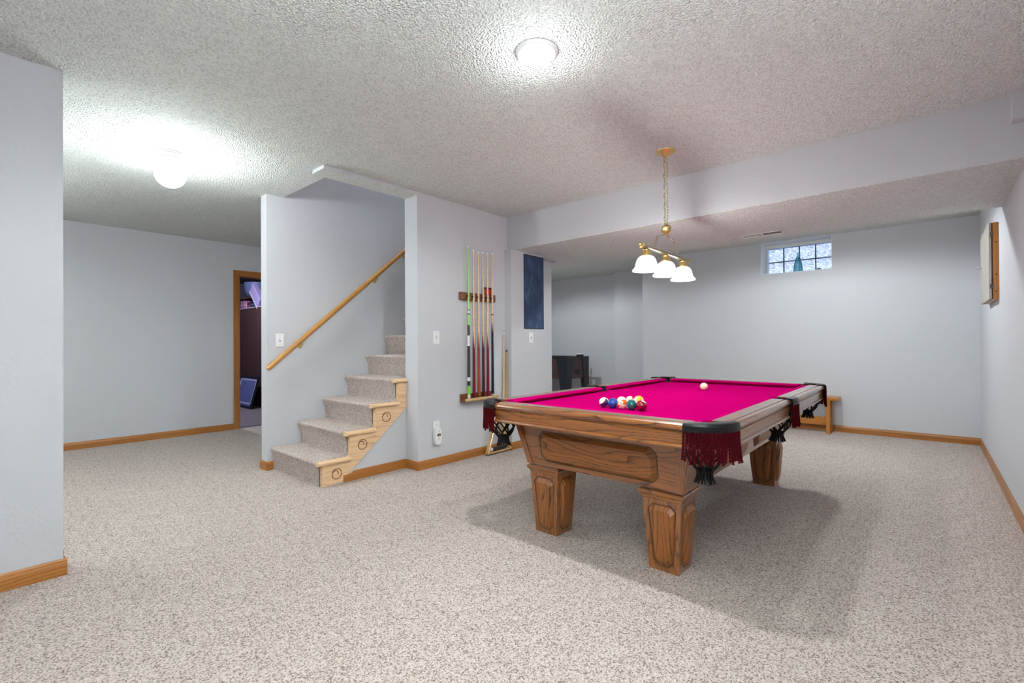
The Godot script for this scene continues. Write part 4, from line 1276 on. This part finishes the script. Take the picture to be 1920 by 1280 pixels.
func small_things():
	wall_plate("white toggle light switch on stair wall left of the handrail", Vector3(XB, 1.147, -1.803), "switch")
	wall_plate("white toggle light switch on the wall left of the cue rack", Vector3(XA, 1.166, -2.758), "switch")
	wall_plate("white toggle light switch on pier below the chalkboard", Vector3(XP, 1.168, -4.008), "switch")
	wall_plate("white wall outlet with a detector plugged in, below cue wall switch", Vector3(XA, 0.352, -2.752), "outlet")
	wall_plate("white wall outlet on the alcove wall right of the foosball table", Vector3(-4.912, 0.335, -7.98), "outlet", Vector3.BACK)
	# plug-in gas detector
	var dp := Vector3(XA + 0.01, 0.275, -2.748)
	var d := thing("gas_detector", "white plug in carbon monoxide detector with small red display", "detector", dp)
	var b := B.new(dp)
	var og := PackedVector2Array()
	for k in 24:
		var a := TAU * k / 24.0
		og.append(Vector2(0.037 * sign(cos(a)) * pow(abs(cos(a)), 0.55), 0.078 * sign(sin(a)) * pow(abs(sin(a)), 0.7)))
	b.prism(og, Vector3.FORWARD, Vector3.UP, Vector3.RIGHT, 0, 0.026, dp, true)
	put(b, "body", M.plastic, d)
	var fr := B.new(dp)
	var og2 := PackedVector2Array()
	for q in og: og2.append(q * 0.93)
	fr.raised(og, og2, 0.006, dp + Vector3(0.026, 0, 0), Vector3.FORWARD, Vector3.UP, Vector3.RIGHT)
	put(fr, "front", M.plastic, d)
	var ds := B.new(dp)
	ds.box(dp + Vector3(0.031, 0.0, -0.022), dp + Vector3(0.0335, 0.024, 0.014), 0.001)
	var disp := put(ds, "display", mat(c8(70, 10, 24), 0.2), d)
	var dg := TextMesh.new()
	dg.text = "0"; dg.font_size = 16; dg.pixel_size = 0.0011; dg.depth = 0.001
	var dm := MeshInstance3D.new()
	dm.mesh = dg; dm.name = "digit"; dm.material_override = lamp_mat(Color(1, 0.1, 0.15), 0.6)
	disp.add_child(dm)
	dm.position = Vector3(0.034, 0.012, -0.004)
	dm.rotation.y = PI / 2
	for q in [[0.045, 0.006], [-0.022, 0.009]]:
		var bt := B.new(dp)
		bt.box(dp + Vector3(0.031, q[0] - 0.004, -q[1] - 0.004), dp + Vector3(0.034, q[0] + 0.004, q[1] - 0.004), 0.001)
		put(bt, "button", mat(c8(165, 160, 165), 0.5), d)
	# chalkboard on the pier
	var cbp := Vector3(XP, 1.268, -4.06)
	var cb := thing("chalkboard", "tall dusty blue grey chalkboard mounted on the narrow pier", "chalkboard", cbp)
	var k := B.new(cbp)
	k.box(Vector3(XP, 1.268, -4.229), Vector3(XP + 0.008, 2.068, -3.893), 0.001)
	var km := mat(Color.WHITE, 0.8)
	km.albedo_texture = ntex(fnoise(0.006, FastNoiseLite.TYPE_SIMPLEX, 5, 4), 512, ramp([[0.0, c8(36, 52, 82)], [0.5, c8(46, 64, 96)], [0.8, c8(58, 78, 112)], [1.0, c8(92, 110, 142)]]))
	km.uv1_triplanar = true; km.uv1_scale = Vector3(1.4, 1.1, 2.2)
	put(k, "slate", km, cb)
	for q in [[1.266, 1.272, -4.231, -3.891], [2.062, 2.070, -4.231, -3.891], [1.266, 2.070, -3.897, -3.891], [1.266, 2.070, -4.231, -4.225]]:
		var e := B.new(cbp)
		e.box(Vector3(XP, q[0], q[2]), Vector3(XP + 0.010, q[1], q[3]), 0.001)
		put(e, "edge_strip", mat(c8(26, 34, 52), 0.6), cb)
	var sc := B.new(cbp)
	sc.tube([Vector3(XP + 0.0078, 1.62, -3.955), Vector3(XP + 0.0078, 1.74, -3.985), Vector3(XP + 0.0078, 1.85, -4.03)], 0.0012, 5)
	put(sc, "chalk_mark", mat(c8(150, 164, 186), 0.9), cb)
	# bench against the window wall
	var bo := Vector3(-1.35, 0, -6.88)
	var be := thing("bench", "narrow orange wood bench with low shelf against the window wall", "bench", bo)
	var tp := B.new(bo)
	tp.box(Vector3(-1.90, 0.402, -6.995), Vector3(-0.80, 0.438, -6.745), 0.006)
	put(tp, "seat", M.pine, be)
	var shf := B.new(bo)
	shf.box(Vector3(-1.82, 0.088, -6.865), Vector3(-0.905, 0.190, -6.842), 0.003)
	put(shf, "stretcher_board", M.pine, be)
	var apn := B.new(bo)
	apn.box(Vector3(-1.82, 0.362, -6.93), Vector3(-0.905, 0.402, -6.91), 0.003)
	put(apn, "apron", M.pine, be)
	for x in [-1.83, -0.907]:
		for z in [-6.765, -6.965]:
			var lg := B.new(bo)
			lg.box(Vector3(x - 0.02, 0, z - 0.018), Vector3(x + 0.02, 0.402, z + 0.018), 0.004)
			put(lg, "leg", M.pine, be)
		var cr := B.new(bo)
		cr.box(Vector3(x - 0.012, 0.10, -6.95), Vector3(x + 0.012, 0.18, -6.78), 0.003)
		put(cr, "cross_bar", M.pine, be)
	# wooden box on the right wall
	var xo := 0.372
	var wp := Vector3(XE, 1.40, -5.58)
	var w := thing("wall_cabinet", "shallow hinged orange wood cabinet hung on the right wall", "cabinet", wp)
	var cbx := B.new(wp)
	cbx.box(Vector3(xo + 0.010, 1.43, -5.955), Vector3(XE, 2.025, -5.215), 0.003, 1)
	put(cbx, "case", M.pine, w)
	var ln := B.new(wp)
	ln.box(Vector3(xo + 0.002, 1.432, -5.950), Vector3(xo + 0.011, 2.023, -5.220), 0.001, 1)
	put(ln, "seam", mat(c8(60, 22, 16), 0.6), w)
	var dr := B.new(wp)
	dr.box(Vector3(xo - 0.014, 1.43, -5.955), Vector3(xo + 0.003, 2.025, -5.217), 0.003, 1)
	var drm := put(dr, "door", wood(M.ash.albedo_texture, c8(205, 200, 196), 0.5, 0.1, 1 / 1.6, 1 / 0.3), w, "pale grey white door")
	var kb := B.new(wp)
	kb.lathe([Vector2(0.008, 0), Vector2(0.006, 0.01), Vector2(0.013, 0.018), Vector2(0.010, 0.026), Vector2(0, 0.028)], 14, Vector3(xo - 0.014, 1.75, -5.88), Vector3.LEFT)
	put(kb, "knob", M.chrome, drm)
	for y in [1.53, 1.93]:
		var hg := B.new(wp)
		hg.box(Vector3(xo - 0.006, y - 0.018, -5.217), Vector3(xo + 0.014, y + 0.018, -5.212), 0.002)
		put(hg, "hinge", mat(c8(96, 84, 76), 0.4, 0.8), w)
	for q in [[1.49, 0.398], [1.62, 0.402], [1.87, 0.400]]:
		var kn := B.new(wp)
		kn.lathe([Vector2(0.006, 0.0), Vector2(0.004, 0.0012), Vector2(0, 0.0014)], 10, Vector3(q[1], q[0], -5.2149), Vector3.BACK)
		put(kn, "knot", mat(c8(84, 40, 16), 0.6), w)
	# supply vent in the soffit
	var vo := Vector3(-1.13, HS, -4.73)
	var v := thing("ceiling_vent", "white slotted air vent in the soffit left of the window", "air vent", vo)
	var fr2 := B.new(vo)
	fr2.box(Vector3(-1.305, HS - 0.006, -4.795), Vector3(-0.955, HS, -4.778), 0.002)
	fr2.box(Vector3(-1.305, HS - 0.006, -4.682), Vector3(-0.955, HS, -4.665), 0.002)
	fr2.box(Vector3(-1.305, HS - 0.006, -4.795), Vector3(-1.288, HS, -4.665), 0.002)
	fr2.box(Vector3(-0.972, HS - 0.006, -4.795), Vector3(-0.955, HS, -4.665), 0.002)
	fr2.box(Vector3(-1.138, HS - 0.006, -4.795), Vector3(-1.122, HS, -4.665), 0.002)
	put(fr2, "frame", M.white, v)
	var dk := B.new(vo)
	dk.box(Vector3(-1.30, HS - 0.0012, -4.79), Vector3(-0.96, HS - 0.0002, -4.67))  # dark sheet behind the louvres, its colour standing for shade in the duct
	put(dk, "duct_shade_sheet", mat(c8(40, 40, 42), 0.8), v)
	for i in 22:
		var x: float = -1.282 + i * 0.0145 + (0.008 if i > 9 else 0.0)
		var sl := B.new(vo)
		sl.xf = Transform3D(Basis(Vector3.BACK, -0.5 if i > 9 else 0.5), Vector3(x, HS - 0.004, -4.73))
		sl.box(Vector3(-0.003, -0.0005, -0.05), Vector3(0.003, 0.0005, 0.05))
		put(sl, "louvre", M.white, v)

# ---------------------------------------------------------------- foosball
func foosball():
	var x0 := -6.24
	var x1 := -4.87
	var z0 := -7.72
	var z1 := -7.0
	var yt := 0.86
	var o := Vector3((x0 + x1) / 2, 0, (z0 + z1) / 2)
	var t := thing("foosball_table", "black and dark brown foosball table behind the chalkboard pier", "foosball table", o)
	var fm := wood(M.ash.albedo_texture, c8(78, 54, 56), 0.45, 0.1, 1 / 1.6, 1 / 0.3)
	for q in [["side_panel", Vector3(x0, 0.46, z1 - 0.03), Vector3(x1, yt - 0.02, z1)], ["side_panel", Vector3(x0, 0.46, z0), Vector3(x1, yt - 0.02, z0 + 0.03)], ["end_panel", Vector3(x1 - 0.03, 0.46, z0 + 0.03), Vector3(x1, yt - 0.02, z1 - 0.03)], ["end_panel", Vector3(x0, 0.46, z0 + 0.03), Vector3(x0 + 0.03, yt - 0.02, z1 - 0.03)]]:
		var b := B.new(o)
		b.box(q[1], q[2], 0.003)
		put(b, q[0], fm, t)
	var fl := B.new(o)
	fl.box(Vector3(x0 + 0.03, 0.62, z0 + 0.03), Vector3(x1 - 0.03, 0.64, z1 - 0.03))
	put(fl, "playfield", mat(c8(40, 110, 60), 0.6), t)
	for q in [[x0 - 0.012, x1 + 0.012, z1 - 0.05, z1 + 0.012], [x0 - 0.012, x1 + 0.012, z0 - 0.012, z0 + 0.05], [x1 - 0.06, x1 + 0.012, z0 + 0.05, z1 - 0.05], [x0 - 0.012, x0 + 0.06, z0 + 0.05, z1 - 0.05]]:
		var b := B.new(o)
		b.box(Vector3(q[0], yt - 0.022, q[2]), Vector3(q[1], yt, q[3]), 0.004)
		put(b, "top_rim", M.black, t)
	for sx in [0, 1]:
		for sz in [0, 1]:
			var cx := x1 + 0.010 if sx else x0 - 0.010
			var cz := z1 + 0.010 if sz else z0 - 0.010
			var dx := -1.0 if sx else 1.0
			var dz := -1.0 if sz else 1.0
			var b := B.new(o)
			var P := [[0.0, 0.13], [0.50, 0.17], [yt - 0.022, 0.24]]
			for i in 2:
				var ya: float = P[i][0]
				var yb: float = P[i + 1][0]
				var wa: float = P[i][1]
				var wb: float = P[i + 1][1]
				for ax in 2:
					var u := Vector3(dx, 0, 0) if ax == 0 else Vector3(0, 0, dz)
					var n := Vector3(0, 0, -dz) if ax == 0 else Vector3(-dx, 0, 0)
					var c0 := Vector3(cx, 0, cz)
					var f := [c0 + Vector3.UP * ya, c0 + u * wa + Vector3.UP * ya, c0 + u * wb + Vector3.UP * yb, c0 + Vector3.UP * yb]
					var k: Array = []
					for e in f: k.append(e - n * 0.03)
					b.poly(f, n, u, Vector3.UP); b.poly(k, -n, u, Vector3.UP)
					b.poly([f[1], f[2], k[2], k[1]], u, n, Vector3.UP)
					if i == 0: b.poly([f[0], f[1], k[1], k[0]], Vector3.DOWN, u, n)
			put(b, "leg", M.navy, t)
	for i in 8:
		var x := x0 + 0.10 + i * 0.155
		var b := B.new(o)
		b.tube([Vector3(x, 0.80, z0 - 0.10), Vector3(x, 0.80, z1 + 0.10)], 0.008, 8)
		var r := put(b, "rod", M.chrome, t)
		var h := B.new(o)
		var zc: float = z1 + 0.10 if i % 2 == 0 else z0 - 0.10
		h.lathe([Vector2(0, -0.0), Vector2(0.014, 0.0), Vector2(0.017, 0.03), Vector2(0.015, 0.09), Vector2(0.012, 0.11), Vector2(0, 0.11)], 12, Vector3(x, 0.80, zc), Vector3.BACK if i % 2 == 0 else Vector3.FORWARD)
		put(h, "handle", M.black, r)
	var br := B.new(o)
	br.box(Vector3(x1, 0.535, -7.42), Vector3(x1 + 0.012, 0.62, -7.30), 0.01)
	put(br, "ball_return", M.black, t)
	var wb := thing("score_box", "small white lidded box on the right end of the foosball table", "box", Vector3(-4.90, yt, -7.49))
	var w := B.new(wb.position)
	w.box(Vector3(-4.945, yt + 0.0005, -7.56), Vector3(-4.862, yt + 0.035, -7.42), 0.008)
	put(w, "body", M.black, wb)
	var w2 := B.new(wb.position)
	w2.box(Vector3(-4.943, yt + 0.033, -7.558), Vector3(-4.864, yt + 0.052, -7.422), 0.008)
	put(w2, "lid", M.plastic, wb)

# ---------------------------------------------------------------- storage room behind the door
func storage():
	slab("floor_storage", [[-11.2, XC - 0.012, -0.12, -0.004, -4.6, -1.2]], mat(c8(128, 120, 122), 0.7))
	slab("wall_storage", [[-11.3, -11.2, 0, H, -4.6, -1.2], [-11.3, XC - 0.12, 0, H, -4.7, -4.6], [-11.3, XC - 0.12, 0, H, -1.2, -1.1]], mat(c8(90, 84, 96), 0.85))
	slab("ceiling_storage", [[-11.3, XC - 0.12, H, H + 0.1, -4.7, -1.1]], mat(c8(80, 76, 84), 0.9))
	slab("trim_1", [[XC - 0.10, XC - 0.06, -0.003, 0.004, -3.04, -2.31]], M.chrome, "metal carpet strip in the doorway")
	# brown partition with white top edge
	var po := Vector3(-9.5, 0, -3.40)
	var p := thing("brown_partition", "tall dark brown fabric partition seen through the doorway", "partition", po)
	var b := B.new(po)
	b.box(Vector3(-10.6, 0, -3.43), Vector3(-8.4, 1.795, -3.38), 0.004)
	put(b, "panel", mat(c8(70, 42, 38), 0.9), p)
	var e := B.new(po)
	e.box(Vector3(-10.6, 1.795, -3.435), Vector3(-8.4, 1.812, -3.375), 0.004)
	put(e, "top_edge", mat(c8(205, 205, 210), 0.4), p)
	# framed picture leaning
	var fo := Vector3(-9.2, 0, -3.15)
	var f := thing("framed_picture", "black framed blue picture leaning against the brown partition", "picture", fo)
	var fx := Transform3D(Basis(Vector3.RIGHT, -0.26), Vector3(-9.19, 0.002, -3.125))
	var q := B.new(fo); q.xf = fx
	q.box(Vector3(-0.42, 0.04, -0.012), Vector3(0.38, 0.53, 0.002))
	put(q, "print", mat(c8(104, 118, 168), 0.25), f)
	var q2 := B.new(fo); q2.xf = fx
	for r in [[-0.38, 0.07, -0.34, 0.51], [0.33, 0.07, 0.355, 0.51], [-0.38, 0.485, 0.355, 0.51], [-0.38, 0.07, 0.355, 0.095]]: q2.box(Vector3(r[0], r[1], 0.001), Vector3(r[2], r[3], 0.004))
	put(q2, "mat_border", mat(c8(190, 196, 215), 0.5), f)
	for r in [[-0.44, 0.0, 0.42, 0.04], [-0.44, 0.525, 0.42, 0.56], [-0.44, 0.04, -0.40, 0.525], [0.38, 0.04, 0.42, 0.525]]:
		var q3 := B.new(fo); q3.xf = fx
		q3.box(Vector3(r[0], r[1], -0.015), Vector3(r[2], r[3], 0.015), 0.004)
		put(q3, "frame_bar", M.navy, f)
	# shelf and things above the partition
	var so := Vector3(-9.6, 0, -3.75)
	var s := thing("storage_shelf", "dark wooden storage shelf behind the brown partition", "shelf", so)
	for y in [1.76, 2.05]:
		var a := B.new(so)
		a.box(Vector3(-10.8, y - 0.03, -4.0), Vector3(-8.6 if y < 2 else -9.72, y, -3.50), 0.003)
		put(a, "board", mat(c8(96, 70, 60), 0.7), s)
	for x in [-10.8, -8.64]:
		var a := B.new(so)
		a.box(Vector3(x, 0, -4.0), Vector3(x + 0.04, 2.06, -3.50), 0.003)
		put(a, "upright", mat(c8(40, 34, 36), 0.7), s)
	var tb := thing("storage_tub", "round blue grey tub at top left of the doorway view", "tub", Vector3(-9.96, 2.05, -3.68))
	var t1 := B.new(tb.position)
	t1.lathe([Vector2(0, 2.0505), Vector2(0.14, 2.0505), Vector2(0.19, 2.09), Vector2(0.225, 2.18), Vector2(0.235, 2.33), Vector2(0.22, 2.33), Vector2(0.20, 2.12), Vector2(0, 2.10)], 24, Vector3(-9.96, 0, -3.68))
	put(t1, "body", mat(c8(108, 122, 158), 0.5), tb)
	var bx := thing("tilted_box", "pale lavender box lid tilted among the stored things", "box", Vector3(-9.36, 1.77, -3.60))
	var t2 := B.new(bx.position)
	t2.xf = Transform3D(Basis(Vector3.BACK, -0.75), Vector3(-9.30, 2.03, -3.43))
	t2.box(Vector3(-0.22, -0.10, -0.05), Vector3(0.26, 0.10, 0.05), 0.008)
	put(t2, "body", mat(c8(168, 156, 196), 0.5), bx)
	var t3 := B.new(bx.position)
	t3.xf = t2.xf
	t3.box(Vector3(-0.23, -0.112, -0.055), Vector3(0.27, -0.085, 0.055), 0.004)
	put(t3, "rim", mat(c8(205, 205, 215), 0.5), bx)
	var list := [["stored_book", "red book standing on the storage shelf", "book", -10.03, 0.05, 0.19, c8(120, 26, 44)], ["stored_book", "thin white book beside the red book", "book", -10.10, 0.03, 0.19, c8(205, 200, 205)], ["stored_bottle", "dark blue bottle on the storage shelf", "bottle", -9.86, 0.05, 0.21, c8(26, 36, 80)], ["stored_carton", "tan carton on the storage shelf right of the blue bottle", "carton", -9.50, 0.12, 0.12, c8(176, 132, 110)], ["stored_folder", "bright blue folder lying on storage shelf edge", "folder", -9.68, 0.20, 0.05, c8(70, 150, 210)], ["stored_parcel", "pale pink parcel at left end of the storage shelf", "parcel", -10.30, 0.20, 0.23, c8(190, 140, 170)]]
	for it in list:
		var n := thing(it[0], it[1], it[2], Vector3(it[3], 1.76, -3.6))
		var a := B.new(n.position)
		a.box(Vector3(it[3] - it[4] / 2, 1.7605, -3.68), Vector3(it[3] + it[4] / 2, 1.76 + it[5], -3.52), 0.004)
		put(a, "body", mat(it[6], 0.5), n)
		var a2 := B.new(n.position)
		a2.box(Vector3(it[3] - it[4] / 2 - 0.002, 1.76 + it[5] * 0.55, -3.682), Vector3(it[3] + it[4] / 2 + 0.002, 1.76 + it[5] * 0.7, -3.518), 0.001)
		put(a2, "band", mat(it[6].lightened(0.35), 0.5), n)
	# unseen bulb, placed out of view to light the storage room
	var lo := Vector3(-8.4, H, -2.3)
	var l := thing("unseen_storage_bulb", "unseen bulb out of the doorway view lighting the storage room", "bulb", lo)
	var lb := B.new(lo)
	lb.lathe([Vector2(0.018, -0.05), Vector2(0.02, -0.04), Vector2(0.05, -0.015), Vector2(0.055, 0)], 16, lo)
	put(lb, "socket", M.white, l)
	var lg := B.new(lo)
	lg.ball(lo + Vector3(0, -0.09, 0), 0.035, 16)
	put(lg, "bulb", lamp_mat(Color(0.85, 0.85, 1), 3.0), l)
	omni(l, Vector3(0, -0.09, 0), E_STORE, 0.035, Color(0.88, 0.88, 1.0))

# ---------------------------------------------------------------- window of glass blocks
func window():
	var x0 := -1.688
	var x1 := -0.886
	var y0 := 2.0145
	var zg := -7.29
	var wo := Vector3((x0 + x1) / 2, y0, zg)
	var w := thing("window_1", "small glass block window high in the back wall", "", wo)
	w.remove_meta("category"); w.set_meta("kind", "structure")
	var rv := B.new(wo)    # white painted reveal
	rv.box(Vector3(x0, y0, zg - 0.08), Vector3(x0 + 0.006, H, ZW - 0.001))
	rv.box(Vector3(x1 - 0.006, y0, zg - 0.08), Vector3(x1, H, ZW - 0.001))
	rv.box(Vector3(x0, H - 0.006, zg - 0.08), Vector3(x1, H, ZW - 0.001))
	rv.box(Vector3(x0, y0, zg - 0.08), Vector3(x1, y0 + 0.004, ZW - 0.001))
	put(rv, "reveal", M.white, w)
	var fr := B.new(wo)
	fr.box(Vector3(x0 + 0.006, H - 0.05, zg - 0.06), Vector3(x1 - 0.006, H - 0.006, zg + 0.03), 0.004)
	put(fr, "head_frame", M.white, w)
	var fl := B.new(wo)
	fl.box(Vector3(x0 + 0.006, y0 + 0.004, zg - 0.06), Vector3(x0 + 0.03, H - 0.05, zg + 0.02), 0.004)
	put(fl, "side_frame", M.white, w)
	var fr2 := B.new(wo)
	fr2.box(Vector3(x1 - 0.03, y0 + 0.004, zg - 0.06), Vector3(x1 - 0.006, H - 0.05, zg + 0.02), 0.004)
	put(fr2, "side_frame", M.white, w)
	var gx0 := x0 + 0.03
	var gx1 := x1 - 0.03
	var gy0 := y0 + 0.004
	var gy1 := H - 0.05
	var gm := mat(Color.WHITE, 0.08)
	gm.transparency = BaseMaterial3D.TRANSPARENCY_ALPHA
	gm.albedo_texture = ntex(fnoise(0.03, FastNoiseLite.TYPE_SIMPLEX_SMOOTH, 3, 17), 256, ramp([[0.0, c8(160, 182, 228, 185)], [0.40, c8(200, 216, 242, 100)], [0.5, c8(240, 246, 255, 10)], [0.60, c8(200, 216, 242, 100)], [1.0, c8(160, 182, 228, 175)]]))
	gm.uv1_triplanar = true; gm.uv1_scale = Vector3(2.2, 4.5, 2.2)
	var cw := (gx1 - gx0) / 4
	var chh := (gy1 - gy0) / 2
	for i in 4:
		for j in 2:
			var b := B.new(wo)
			b.box(Vector3(gx0 + cw * i + 0.006, gy0 + chh * j + 0.006, zg - 0.035), Vector3(gx0 + cw * (i + 1) - 0.006, gy0 + chh * (j + 1) - 0.006, zg), 0.006)
			put(b, "glass_block", gm, w)
	var jt := B.new(wo)
	for i in range(1, 4): jt.box(Vector3(gx0 + cw * i - 0.006, gy0, zg - 0.034), Vector3(gx0 + cw * i + 0.006, gy1, zg - 0.004))
	jt.box(Vector3(gx0, gy0 + chh - 0.006, zg - 0.034), Vector3(gx1, gy0 + chh + 0.006, zg - 0.004))
	put(jt, "joint", mat(c8(96, 112, 128), 0.6), w)
	# ground and window well outside
	slab("window_well", [[-2.9, 2.0, 1.6, 1.9, -12, -7.5]], mat(c8(150, 152, 170), 0.9))
	slab("window_well_wall", [[-2.9, 1.0, 1.9, 2.22, -8.9, -8.8]], mat(c8(150, 156, 186), 0.9))
	# blue bottle on the sill
	var bp := Vector3(-1.281, y0 + 0.0045, -7.18)
	var bt := thing("glass_bottle", "turquoise glass bottle with diamond netting on the window sill", "bottle", bp)
	var pr := [Vector2(0, 0.0), Vector2(0.046, 0.0), Vector2(0.052, 0.01), Vector2(0.052, 0.03), Vector2(0.046, 0.10), Vector2(0.034, 0.16), Vector2(0.020, 0.20), Vector2(0.015, 0.225), Vector2(0.016, 0.262), Vector2(0.019, 0.266), Vector2(0.012, 0.268)]
	var bb := B.new(bp)
	bb.lathe(pr, 24, bp)
	var bm := mat(Color(0.3, 0.85, 0.98, 0.5), 0.05)
	bm.transparency = BaseMaterial3D.TRANSPARENCY_ALPHA
	put(bb, "body", bm, bt)
	var nb := B.new(bp)
	for h in 2:
		for k in 8:
			var pts: Array = []
			for i in 16:
				var q := i / 15.0
				var y := 0.006 + 0.2 * q
				var r := 0.05
				for s in pr.size() - 1:
					if y >= pr[s].y and y <= pr[s + 1].y and pr[s + 1].y > pr[s].y: r = lerp(pr[s].x, pr[s + 1].x, (y - pr[s].y) / (pr[s + 1].y - pr[s].y))
				var a := TAU * k / 8.0 + (1 if h == 0 else -1) * q * 2.6
				pts.append(bp + Vector3(cos(a) * (r + 0.001), y, sin(a) * (r + 0.001)))
			nb.tube(pts, 0.0022, 5)
	put(nb, "netting", mat(c8(20, 110, 140), 0.3), bt)
	var pb := thing("sill_stone", "small dark stone at the right of the window sill", "stone", Vector3(-1.048, y0 + 0.0045, -7.19))
	var p2 := B.new(pb.position)
	p2.ball(Vector3(-1.048, y0 + 0.024, -7.19), 0.031, 16, 0.62)
	put(p2, "body", mat(c8(44, 46, 58), 0.5), pb)
